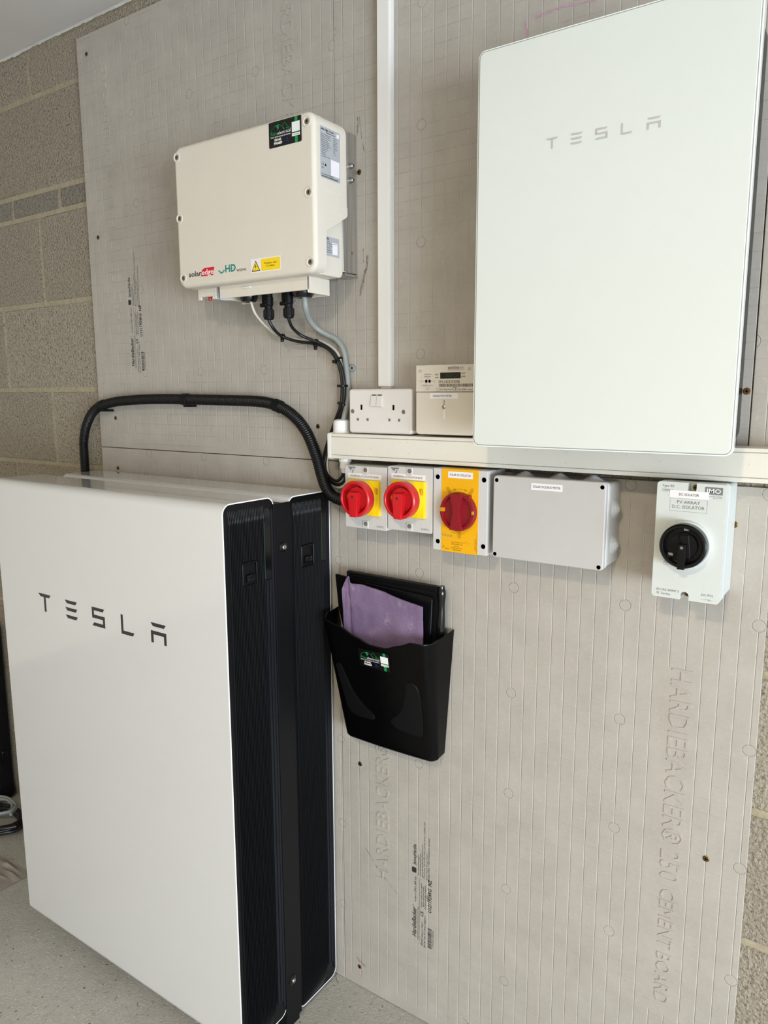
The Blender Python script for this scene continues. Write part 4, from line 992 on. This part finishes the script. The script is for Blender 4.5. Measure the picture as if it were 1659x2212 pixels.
p.text('ink', 'P/N SE3680H-RW000BEN4', -0.1295, 1.7030, 0.0017, 0.0330, lift=0.0005)
x = -0.1295
while x < -0.0830:
    w = rr.choice((0.0003, 0.0006)); p.rect('ink', x, x+w, 1.6990, 1.7015, 0.0005, 'barcode'); x += w+0.0005
p.line('pvc_bright', [(-0.1305, 1.6775), (-0.0768, 1.6760), (-0.0768, 1.6438), (-0.1302, 1.6438), (-0.1305, 1.6775)], 0.0005, name='moulded_outline')
p.done()
p = Print(lowc, SIDE(IX1-0.0090), 0.0003)
p.rect('label_grey', -0.1180, -0.0700, 1.5700, 1.6035, 0.0002, 'small_label', r=0.001)
p.text('ink', 'solar edge', -0.1165, 1.5985, 0.0030, 0.0160, bold=0.02, lift=0.0005)
for i, s in enumerate(('Made in China', 'SolarEdge Technologies Ltd', 'HaMada St. 1 Herzliya', 'Israel 4673335', 'www.solaredge.com', 'Warranty 12 years')): p.text('ink', s, -0.1165, 1.5940-i*0.0036, 0.0017, min(0.026, 0.0012*len(s)+0.004), lift=0.0005)
p.rect('label', -0.0905, -0.0752, 1.5740, 1.5945, 0.0004, 'blank_code_square')
p.text('ink', '7E0B15D5-1B', -0.0828, 1.5915, 0.0015, 0.0120, 'C', lift=0.0006)
p.done()
# skirt below the casing: open-bottomed tray with the switch and lights at its left
bm = bmesh.new(); SKF, SKB = -0.1240, -0.0600
add_box(bm, -0.2000, 0.0320, SKF, SKF+0.0025, 1.5110, 1.5350, 0.0006, 1)
add_box(bm, 0.0295, 0.0320, SKF, SKB, 1.5060, 1.5350, 0.0006, 1)
add_box(bm, -0.2000, 0.0320, SKB-0.0025, SKB, 1.5060, 1.5350, 0.0006, 1)
add_box(bm, -0.2000, -0.1975, SKF, SKB, 1.5110, 1.5350, 0.0006, 1)
add_box(bm, -0.2000, 0.0300, SKF+0.002, SKB-0.002, 1.5290, 1.5350)
finish('skirt', bm, 'cream', t, 30)
box('latch', -0.1310, -0.1120, SKF-0.0035, SKF+0.001, 1.5255, 1.5285, 'pvc_bright', t, 0.0008, 1)
bm = bmesh.new()
add_box(bm, -0.2680, -0.2150, -0.118, -0.070, 1.5190, 1.5350, 0.0008, 1)
add_box(bm, -0.2680, -0.2590, -0.118, -0.114, 1.5130, 1.5195, 0.0008, 1); add_box(bm, -0.2260, -0.2150, -0.118, -0.080, 1.5130, 1.5195, 0.0008, 1)
sb = finish('switch_housing', bm, 'cream', t, 30)
lathe('red_switch', (-0.2440, -0.108, 1.5195), (0, 0, -1), [(0.0036, 0), (0.0036, 0.004), (0.0028, 0.0068), (0.0004, 0.0078)], 'purple_spot', sb, 16)
bm = bmesh.new(); add_box(bm, -0.2085, -0.2015, -0.114, -0.100, 1.5110, 1.5170, 0.0015, 2); finish('status_light', bm, 'blue_led', t)
# glands and plug connectors
def gland(parent, x, y, z, R, L, mat='black_gloss', d=(0, 0, -1), name='cable_gland', flat=False):
    pr = [(R*1.0, 0), (R*1.0, L*0.35), (R*1.04, L*0.38), (R*1.02, L*0.70), (R*0.80, L*0.98), (R*0.45, L*1.0), (R*0.40, L*0.9)]
    return lathe(name, (x, y, z), d, pr, mat, parent, 18 if not flat else 8, angle=30)
gland(t, -0.1570, -0.085, 1.5300, 0.0180, 0.0250); gland(t, -0.0185, -0.080, 1.5290, 0.0205, 0.0250)
def plug(x, y, z):
    c = lathe('plug_connector', (x, y, z), (0, 0, -1), [(0.0085, 0), (0.0085, 0.016), (0.0095, 0.017), (0.0095, 0.032), (0.0080, 0.034), (0.0080, 0.040), (0.0100, 0.041), (0.0100, 0.057), (0.0088, 0.060), (0.0040, 0.061)], 'black_matt', t, 16, angle=30)
    bm = bmesh.new(); add_box(bm, x-0.0135, x-0.0060, y-0.006, y+0.004, z-0.034, z-0.004, 0.0015, 1); add_box(bm, x-0.0150, x+0.002, y-0.0105, y-0.002, z-0.036, z-0.029, 0.0015, 1)
    finish('locking_clip', bm, 'black_matt', c)
    bm = bmesh.new()
    for i in range(8):
        a = 2*PI*i/8; add_tube(bm, [(x+0.0098*math.cos(a), y+0.0098*math.sin(a), z-0.043), (x+0.0098*math.cos(a), y+0.0098*math.sin(a), z-0.056)], 0.0012, 5)
    finish('grip_ridges', bm, 'black_matt', c)
plug(-0.1085, -0.080, 1.5290); plug(-0.0560, -0.080, 1.5290)

# ---------------------------------------------------------------- cables
def cable(name, pts, r, mat, label, n=10, group=None): return tag(tube(name, crom(pts, 8), r, mat, None, n), label, 'cable', group)
cable('data_cable', [(-0.1560, -0.085, 1.5120), (-0.1503, -0.085, 1.503), (-0.1464, -0.078, 1.4826), (-0.1352, -0.06, 1.4588), (-0.1271, -0.035, 1.4426), (-0.0903, -0.02, 1.4335), (-0.0443, -0.010, 1.4305), (-0.0115, -0.008, 1.4175), (0.0093, -0.008, 1.4000), (0.0201, -0.006, 1.3692), (0.0219, -0.005, 1.3374), (0.019, -0.004, 1.2963), (0.0040, -0.004, 1.2665), (-0.0110, -0.004, 1.24), (-0.0230, -0.004, 1.205), (-0.0260, -0.006, 1.180), (-0.0150, -0.012, 1.152), (0.0040, -0.020, 1.138), (0.0280, -0.028, 1.138), (0.0450, -0.032, 1.152), (0.0475, -0.033, 1.170)], 0.0026, 'cable_white', 'thin off-white cable hanging from the leftmost gland of the inverter')
cable('solar_cable', [(-0.1085, -0.08, 1.4720), (-0.1073, -0.08, 1.4658), (-0.1047, -0.07, 1.4511), (-0.1055, -0.045, 1.4382), (-0.0755, -0.03, 1.4277), (-0.0362, -0.022, 1.422), (-0.006, -0.02, 1.4101), (0.0125, -0.02, 1.3907), (0.0205, -0.018, 1.369), (0.0235, -0.016, 1.3374), (0.0190, -0.016, 1.301), (0.0040, -0.013, 1.2732), (-0.0134, -0.010, 1.24), (-0.0288, -0.008, 1.2062), (-0.0334, -0.008, 1.182), (-0.0256, -0.012, 1.1636), (-0.0101, -0.018, 1.1478), (0.0172, -0.028, 1.1423), (0.0388, -0.033, 1.1507), (0.0440, -0.034, 1.1705)], 0.0032, 'cable_black', 'black cable from the left plug under the inverter')
cable('solar_cable', [(-0.0560, -0.08, 1.4720), (-0.0559, -0.08, 1.4664), (-0.0601, -0.065, 1.4519), (-0.0561, -0.045, 1.4387), (-0.039, -0.03, 1.4289), (-0.02, -0.022, 1.4206), (0.0033, -0.02, 1.4062), (0.0188, -0.018, 1.3852), (0.0273, -0.018, 1.3617), (0.0305, -0.018, 1.3328), (0.0246, -0.016, 1.2964), (0.0110, -0.012, 1.2704), (-0.0070, -0.009, 1.24), (-0.0219, -0.010, 1.2064), (-0.0270, -0.012, 1.1821), (-0.0195, -0.017, 1.1639), (-0.0042, -0.022, 1.1540), (0.0185, -0.031, 1.1500), (0.0334, -0.034, 1.1590), (0.0380, -0.034, 1.1705)], 0.0032, 'cable_black', 'black cable from the right plug under the inverter')
cable('mains_cable', [(-0.0185, -0.08, 1.5120), (-0.0149, -0.08, 1.5027), (-0.0162, -0.075, 1.4836), (-0.0254, -0.055, 1.4666), (-0.0236, -0.035, 1.4512), (-0.0097, -0.022, 1.4398), (0.0085, -0.014, 1.4295), (0.0227, -0.010, 1.4095), (0.0275, -0.008, 1.3825), (0.0315, -0.008, 1.3509), (0.0340, -0.010, 1.3147), (0.0310, -0.020, 1.2783), (0.0290, -0.022, 1.2680)], 0.0056, 'cable_grey', 'thick grey cable from the rightmost gland of the inverter', 12)
def tie(c, ax, R, label, tail=(0, 0, -1), sz=1.0):
    ax = Vector(ax).normalized(); u, v, _ = frame_to(ax)
    t = thing('cable_tie', c, label, 'cable tie', 'black cable ties on the inverter cables'); c = Vector(c)
    bm = bmesh.new()
    for s, (r0, r1) in ((0, (R, R+0.0011)),):
        rings = []
        for i in range(20):
            a = 2*PI*i/20; d = u*math.cos(a)*1.25 + v*math.sin(a)
            rings.append([bm.verts.new(c + d*r + ax*h) for r, h in ((r0, -0.0020), (r1, -0.0020), (r1, 0.0020), (r0, 0.0020))])
        for i in range(20):
            a, b = rings[i], rings[(i+1) % 20]
            for k in range(4): bm.faces.new((a[k], a[(k+1) % 4], b[(k+1) % 4], b[k]))
    finish('strap', bm, 'black', t)
    tl = Vector(tail).normalized(); h = c + tl*(R*1.15+0.002) + Vector((0, -0.001, 0))
    bm = bmesh.new(); add_box(bm, h.x-0.0032*sz, h.x+0.0032*sz, h.y-0.003, h.y+0.002, h.z-0.0036*sz, h.z+0.0030*sz, 0.0008, 1); finish('tie_head', bm, 'black', t)
tie((-0.1055, -0.044, 1.4385), (0.8, 0.3, -0.35), 0.0045, 'black cable tie round the left black cable below its plug')
tie((-0.0378, -0.021, 1.4240), (0.9, 0.2, -0.2), 0.0070, 'black cable tie where the two black cables first meet')
tie((0.0165, -0.016, 1.3885), (0.5, 0, -0.8), 0.0085, 'black cable tie at the bend beside the grey cable', (-1, 0, -0.15))
tie((0.0265, -0.015, 1.3383), (0.05, 0, -1), 0.0085, 'black cable tie just above the socket corner', (-1, 0, 0.05), 0.8)
tie((0.0250, -0.013, 1.3028), (-0.2, 0, -1), 0.0085, 'black cable tie beside the socket, above the white gland', (-1, 0, 0.2), 0.8)
t = thing('cable_clip', (0.0360, -0.004, 1.3734), 'small grey P-clip holding the grey cable to the board', 'cable clip')
lathe('clip_pad', (0.0395, 0.0, 1.3734), (0, -1, 0), [(0.0070, 0), (0.0070, 0.0045), (0.0060, 0.0055), (0.0030, 0.0055), (0.0028, 0.0045), (0.0002, 0.0045)], 'cable_grey', t, 20)
lathe('screw', (0.0395, -0.0044, 1.3734), (0, -1, 0), [(0.0022, 0), (0.0020, 0.0010), (0.0003, 0.0013)], 'steel_dark', t, 12)
t = thing('cable_gland', (0.0260, -0.025, TZ1), 'white cable gland standing on the left end of the trunking', 'gland')
lathe('gland_nut', (0.0270, -0.0235, TZ1-0.001), (0, 0, 1), [(0.0175, 0), (0.0178, 0.0060), (0.0168, 0.0066), (0.0172, 0.0075), (0.0172, 0.0215), (0.0155, 0.0255), (0.0120, 0.0275), (0.0085, 0.0280), (0.0080, 0.0250)], 'pvc_bright', t, 16, angle=25)
t = thing('cable_gland', (0.0400, -0.033, 1.165), 'pale gland hanging below the trunking beside the left isolator', 'gland')
lathe('gland_nut', (0.0425, -0.0335, TZ0+0.001), (0, 0, -1), [(0.0125, 0), (0.0125, 0.0075), (0.0105, 0.0082), (0.0108, 0.0200), (0.0085, 0.0240), (0.0080, 0.0290), (0.0070, 0.0300), (0.0060, 0.0290)], 'pvc_bright', t, 12, angle=25)

# ---------------------------------------------------------------- black corrugated hose
HP = [(-0.8353, -0.025, 0.70), (-0.8370, -0.025, 0.90), (-0.8388, -0.025, 1.06), (-0.8388, -0.025, 1.1617), (-0.836, -0.025, 1.2048), (-0.8169, -0.025, 1.2479), (-0.7769, -0.025, 1.2845), (-0.7091, -0.025, 1.3025), (-0.6161, -0.025, 1.3097), (-0.5117, -0.025, 1.3121), (-0.3983, -0.025, 1.3112), (-0.2783, -0.025, 1.3094), (-0.1876, -0.025, 1.3067), (-0.1348, -0.025, 1.2963), (-0.0942, -0.025, 1.2757), (-0.066, -0.025, 1.2486), (-0.0461, -0.026, 1.2161), (-0.0310, -0.028, 1.1836), (-0.0195, -0.032, 1.1600), (-0.0045, -0.038, 1.1380), (0.0105, -0.040, 1.1230), (0.0301, -0.040, 1.1150), (0.0480, -0.038, 1.1133), (0.0700, -0.037, 1.1133)]
hp = resample(crom(HP, 16), 0.00095)
t = thing('corrugated_hose', (-0.45, -0.025, 0.70), 'black corrugated hose arching above the battery cabinets', 'hose')
PR = [0.0, 0.75, 1.0, 0.75, 0.0]
bm = bmesh.new(); add_tube(bm, hp, lambda i: 0.0105 + 0.0016*PR[i % 5], 16); finish('hose', bm, 'rubber', t, 80)
hc = crom(HP, 16)
for q in (Vector((-0.7442, -0.025, 1.2957)), Vector((-0.4299, -0.025, 1.3112)), Vector((-0.1413, -0.025, 1.2982))):
    i = min(range(len(hc)), key=lambda k: (hc[k]-q).length); d = (hc[i+1]-hc[i-1]).normalized(); c = hc[i]
    lathe('hose_clip', c-d*0.009, d, [(0.0122, 0), (0.0136, 0.0005), (0.0136, 0.0175), (0.0122, 0.018)], 'black_matt', t, 22, False)
for (x, z) in ((-0.4299, 1.298), (-0.7442, 1.284)): box('clip_foot', x-0.007, x+0.012, -0.026, -0.0008, z-0.004, z+0.001, 'black_matt', t, 0.001, 1)

# ---------------------------------------------------------------- document holder and what it holds
t = thing('document_holder', (0.147, -0.045, 0.622), 'black plastic document holder screwed to the cement board', 'document holder')
HB, HT = 0.622, 0.872
def rim_z(s):       # wavy front rim, s across 0..1
    pts = [(0.0, 0.8800), (0.05, 0.8775), (0.19, 0.8715), (0.35, 0.8560), (0.48, 0.8455), (0.62, 0.8450), (0.75, 0.8565), (0.86, 0.8680), (1.0, 0.8690)]
    for (a, za), (b, zb) in zip(pts, pts[1:]):
        if s <= b:
            f = (s-a)/(b-a); f = f*f*(3-2*f)*0.5 + f*0.5; return za + (zb-za)*f
    return pts[-1][1]
def front_pt(s, v, inset=0.0):
    """s 0..1 across, v 0..1 up to the rim: point on the tapering front wall"""
    z = HB + (rim_z(s)-HB)*v; g = (z-HB)/0.255
    xl = 0.0405 + (0.0215-0.0405)*g; xr = 0.2600 + (0.2690-0.2600)*g
    y = -0.0440 - 0.0460*g
    return Vector((xl + (xr-xl)*s, y, z)), g
NS, NV = 40, 22
def holder_section(v):
    """closed-on-three-sides strip: back-left, round left corner, front, round right corner, back-right"""
    row = []
    pl, gl = front_pt(0, v); pr_, gr_ = front_pt(1, v)
    xbl = 0.0340 + (-0.0040-0.0340)*gl; xbr = 0.2570 + (0.2755-0.2570)*gr_
    zbl = HB + (0.8790-HB)*v; zbr = HB + (0.8790-HB)*v
    R = 0.014
    for f in (0.0, 0.35, 0.7): row.append(Vector((xbl + (pl.x-xbl)*f*0.8, min(-0.0012, pl.y*f*0.9), zbl + (pl.z-zbl)*f)))
    for i in range(NS+1):
        s = i/NS; p, g = front_pt(s, v)
        d = min(p.x-pl.x, pr_.x-p.x)
        if d < R: p.y += (R - math.sqrt(max(0, R*R-(R-d)**2)))
        p.y -= 0.0035*math.sin(PI*s)
        row.append(p)
    for f in (0.7, 0.35, 0.0): row.append(Vector((xbr + (pr_.x-xbr)*f*0.8, min(-0.0012, pr_.y*f*0.9), zbr + (pr_.z-zbr)*f)))
    return row
bm = bmesh.new()
secs = [holder_section(j/NV) for j in range(NV+1)]
# rounded foot
foot = []
for v in secs[0]: foot.append(Vector((0.147 + (v.x-0.147)*0.97, min(-0.0012, v.y*0.93), HB-0.0045)))
foot2 = [Vector((0.147 + (v.x-0.147)*0.93, min(-0.0012, v.y*0.80), HB-0.0062)) for v in secs[0]]
grid = [[bm.verts.new(v) for v in r] for r in [foot2, foot] + secs]
for a, b in zip(grid, grid[1:]):
    for i in range(len(a)-1): bm.faces.new((a[i], a[i+1], b[i+1], b[i]))
bm.faces.new(grid[0])
geom = bmesh.ops.solidify(bm, geom=list(bm.faces), thickness=-0.0022)
pocket = finish('pocket', bm, 'black', t, 45)
box('back_plate', 0.0340, 0.2560, -0.0030, -0.0002, 0.6200, 0.8790, 'black', t, 0.0008, 1)
bm = bmesh.new(); add_tube(bm, [v + Vector((0, -0.0006, 0)) for v in secs[-1][2:-2]], 0.0016, 6); finish('rim_bead', bm, 'black', t, 60)
def on_front(x, z, l=0.0):
    g = (z-HB)/0.255; xl = 0.0405 + (0.0215-0.0405)*g; xr = 0.2600 + (0.2690-0.2600)*g; s = (x-xl)/(xr-xl)
    return Vector((x, -0.0440 - 0.0460*g - 0.0035*math.sin(PI*max(0, min(1, s))) - 0.0010 - l, z))
def patch(pts):
    bm = bmesh.new(); P = crom([(a, 0, b) for a, b in pts + pts[:1]], 6)[:-1]
    c = [sum(v.x for v in P)/len(P), sum(v.z for v in P)/len(P)]
    rings = []
    for k, l in ((1.0, -0.0016), (0.97, 0.0010), (0.6, 0.0013), (0.2, 0.0013)):
        rings.append([bm.verts.new(on_front(c[0]+(v.x-c[0])*k, c[1]+(v.z-c[1])*k, l)) for v in P])
    for a, b in zip(rings, rings[1:]):
        for i in range(len(P)): bm.faces.new((a[i], a[(i+1) % len(P)], b[(i+1) % len(P)], b[i]))
    bm.faces.new(rings[-1]); finish('raised_panel', bm, 'black_matt', pocket, 30)
patch([(0.0440, 0.7860), (0.0560, 0.7885), (0.0640, 0.7720), (0.0800, 0.7360), (0.1040, 0.7080), (0.1260, 0.6920), (0.1270, 0.6800), (0.1050, 0.6760), (0.0780, 0.6780), (0.0620, 0.6900), (0.0560, 0.7200)])
patch([(0.2150, 0.7840), (0.2300, 0.7840), (0.2400, 0.7700), (0.2420, 0.7300), (0.2400, 0.6790), (0.2300, 0.6690), (0.2050, 0.6700), (0.1760, 0.6770), (0.1690, 0.6900), (0.1850, 0.7050), (0.2010, 0.7280), (0.2090, 0.7600)])
installer_sticker(pocket, lambda a, b, l=0: on_front(0.1095 + a, 0.7975 + b, l+0.0006), 0.0730, 0.0375)
# contents
def sheet_thing(name, label, cat, mat, outline, y, thick, curl=0.0, base_z=0.640, ripple=0.0, yb=None, rough_top=True):
    """an upright sheet or folder: outline = top edge points (x, z) left to right; foot inside the holder"""
    bm = bmesh.new(); rows = 12; xs = [o[0] for o in outline]
    yb = y if yb is None else yb
    fr = []
    P = crom([(a, 0, b) for a, b in outline], 4) if rough_top else [Vector((a, 0, b)) for a, b in outline]
    for j in range(rows+1):
        f = j/rows; row = []
        for v in P:
            xm = 0.147; x = xm + (v.x-xm)*(0.88 + 0.12*f); z = base_z + (v.z-base_z)*f
            yy = yb + (y-yb)*f + curl*math.sin((v.x-xs[0])/(xs[-1]-xs[0])*PI)
            if ripple: yy += ripple*noise.noise((x*28, z*28, 1.7)) + ripple*0.5*noise.noise((x*70, z*70, 4.1))
            row.append(Vector((x, yy, z)))
        fr.append(row)
    A = [[bm.verts.new(v) for v in r] for r in fr]; B = [[bm.verts.new(v + Vector((0, thick, 0))) for v in r] for r in fr]
    n = len(P)
    for j in range(rows):
        for i in range(n-1):
            bm.faces.new((A[j][i], A[j][i+1], A[j+1][i+1], A[j+1][i])); bm.faces.new((B[j][i], B[j][i+1], B[j+1][i+1], B[j+1][i]))
        bm.faces.new((A[j][0], A[j+1][0], B[j+1][0], B[j][0])); bm.faces.new((A[j][-1], A[j+1][-1], B[j+1][-1], B[j][-1]))
    for i in range(n-1):
        bm.faces.new((A[-1][i], A[-1][i+1], B[-1][i+1], B[-1][i])); bm.faces.new((A[0][i], A[0][i+1], B[0][i+1], B[0][i]))
    return tag(finish(name, bm, mat, angle=40), label, cat)
sheet_thing('plastic_bag', 'translucent purple plastic bag pushed into the black holder', 'bag', 'bag',
            [(0.0462, 0.9345), (0.0545, 0.9500), (0.0625, 0.9640), (0.0680, 0.9520), (0.0830, 0.9515), (0.1000, 0.9515), (0.1394, 0.9468), (0.1823, 0.9381), (0.2130, 0.9330), (0.2375, 0.9298)], -0.0560, 0.0030, ripple=0.003, base_z=0.66, yb=-0.040)
t = thing('document_folder', (0.15, -0.03, 0.645), 'black zipped wallet behind the purple bag, rolled at its right edge', 'folder')
bm = bmesh.new(); P = [(0.0394, 0.9668), (0.2540, 0.9646)]
add_prism(bm, [(0.050, 0.645), (0.245, 0.645), (0.2580, 0.9560), (0.2535, 0.9645), (0.0394, 0.9668)], 'y', -0.0180, -0.0300, bev1=0.002, seg=2); finish('wallet', bm, 'black_matt', t)
bm = bmesh.new(); add_tube(bm, crom([(0.2480, -0.0245, 0.660), (0.2545, -0.0245, 0.80), (0.2590, -0.0245, 0.90), (0.2600, -0.0245, 0.945), (0.2590, -0.0245, 0.9665)], 8), lambda i: 0.0076 + 0.0009*math.sin(i*0.55), 14); finish('rolled_edge', bm, 'black_gloss', t, 60)
bm = bmesh.new(); add_tube(bm, [(0.050, -0.0305, 0.9580), (0.150, -0.0305, 0.9570), (0.2480, -0.0305, 0.9560)], 0.0016, 8); add_tube(bm, [(0.050, -0.0302, 0.9630), (0.2480, -0.0302, 0.9612)], 0.0009, 6); finish('zip', bm, 'black', t)
t = thing('document_folder', (0.14, -0.04, 0.65), 'thin black folder directly behind the purple bag', 'folder')
bm = bmesh.new(); add_prism(bm, [(0.060, 0.65), (0.236, 0.65), (0.2485, 0.9420), (0.2430, 0.9462), (0.0480, 0.9540)], 'y', -0.0345, -0.0395, bev1=0.001, seg=1); finish('cover', bm, 'black', t)
t = thing('document_folder', (0.10, -0.01, 0.65), 'black card folder at the back, its left corner showing past the wallet', 'folder')
bm = bmesh.new(); add_prism(bm, [(0.045, 0.65), (0.190, 0.65), (0.190, 0.9380), (0.0300, 0.9490), (0.0005, 0.9518), (-0.0020, 0.9505), (0.0060, 0.8800), (0.0200, 0.8300)], 'y', -0.0100, -0.0145, bev1=0.0006, seg=1); finish('cover', bm, 'black_matt', t)

# ---------------------------------------------------------------- things in the corner left of the batteries
t = thing('tool_case', (-1.54, -0.03, FL), 'black case standing against the block wall at the left edge', 'case')
prism('case_shell', rrect(-1.795, -1.383, FL, 0.60, 0.022, 5), 'y', -0.0300, -0.0560, 'black_matt', t, bev1=0.006, seg=3)
prism('case_back', rrect(-1.795, -1.383, FL, 0.60, 0.022, 5), 'y', -0.0300, -0.0050, 'black_matt', t, bev1=0.006, seg=3)
bm = bmesh.new(); add_tube(bm, crom([(-1.655, -0.03, 0.598), (-1.650, -0.03, 0.630), (-1.625, -0.03, 0.640), (-1.545, -0.03, 0.640), (-1.520, -0.03, 0.630), (-1.515, -0.03, 0.598)], 6), 0.009, 10); finish('handle', bm, 'black', t)
for zz in (0.15, 0.45): box('latch', -1.386, -1.378, -0.040, -0.020, zz-0.02, zz+0.02, 'black', t, 0.002, 1)
def coil(name, cx_, cy_, r, turns, rad, mat, label, seed, z=0.0):
    r_ = random.Random(seed); pts = []
    for i in range(turns*14+1):
        a = 2*PI*i/14; rr_ = r*(1+0.12*math.sin(a*0.37+seed)) + r_.uniform(-0.004, 0.004)
        pts.append((cx_+rr_*math.cos(a)*1.15, cy_+rr_*math.sin(a)*0.75, z + rad + i/14*rad*0.9 + r_.uniform(0, 0.003)))
    return tag(tube(name, crom(pts, 4), rad, mat, None, 8), label, 'cable')
coil('cable_coil', -1.290, -0.108, 0.050, 3, 0.0045, 'cable_grey', 'loose coil of grey cable on the floor, at the left edge', 2, 0.030)
coil('cable_coil', -1.268, -0.122, 0.075, 4, 0.0060, 'cable_black', 'loose coil of black cable on the floor, under the grey coil', 5, FL+0.004)
bm = bmesh.new(); n = 46; V = {}
for i in range(n+1):
    for j in range(n+1):
        x = -1.75 + 0.80*i/n; y = -0.335 + 0.135*j/n
        e = min(i, n-i, j, n-j)/n
        V[i, j] = bm.verts.new((x + 0.02*noise.noise((x*7, y*7, 3)), y + 0.02*noise.noise((x*7, y*7, 8)), FL + 0.0015 + max(0, 0.014*noise.noise((x*9, y*60+x*8, 0.5)) + 0.008*noise.noise((x*25, y*110, 2)))*min(1, e*12)))
for i in range(n):
    for j in range(n): bm.faces.new((V[i, j], V[i+1, j], V[i+1, j+1], V[i, j+1]))
tag(finish('dust_sheet', bm, 'sheet', angle=80), 'creased beige dust sheet on the floor left of the batteries', 'dust sheet')

# ---------------------------------------------------------------- the lamp that lights the bay
t = thing('ceiling_lamp', (LAMP_POS[0], LAMP_POS[1], CEIL-0.06), 'round white lamp on the garage ceiling', 'lamp')
lathe('housing', (LAMP_POS[0], LAMP_POS[1], CEIL-0.0005), (0, 0, -1), [(0.11, 0), (0.11, 0.020), (0.105, 0.025), (0.06, 0.026)], 'pvc_bright', t, 40)
lathe('diffuser', (LAMP_POS[0], LAMP_POS[1], CEIL-0.026), (0, 0, -1), [(0.060, 0), (0.058, 0.022), (0.045, 0.036), (0.020, 0.042), (0.001, 0.043)], 'lamp', t, 40)
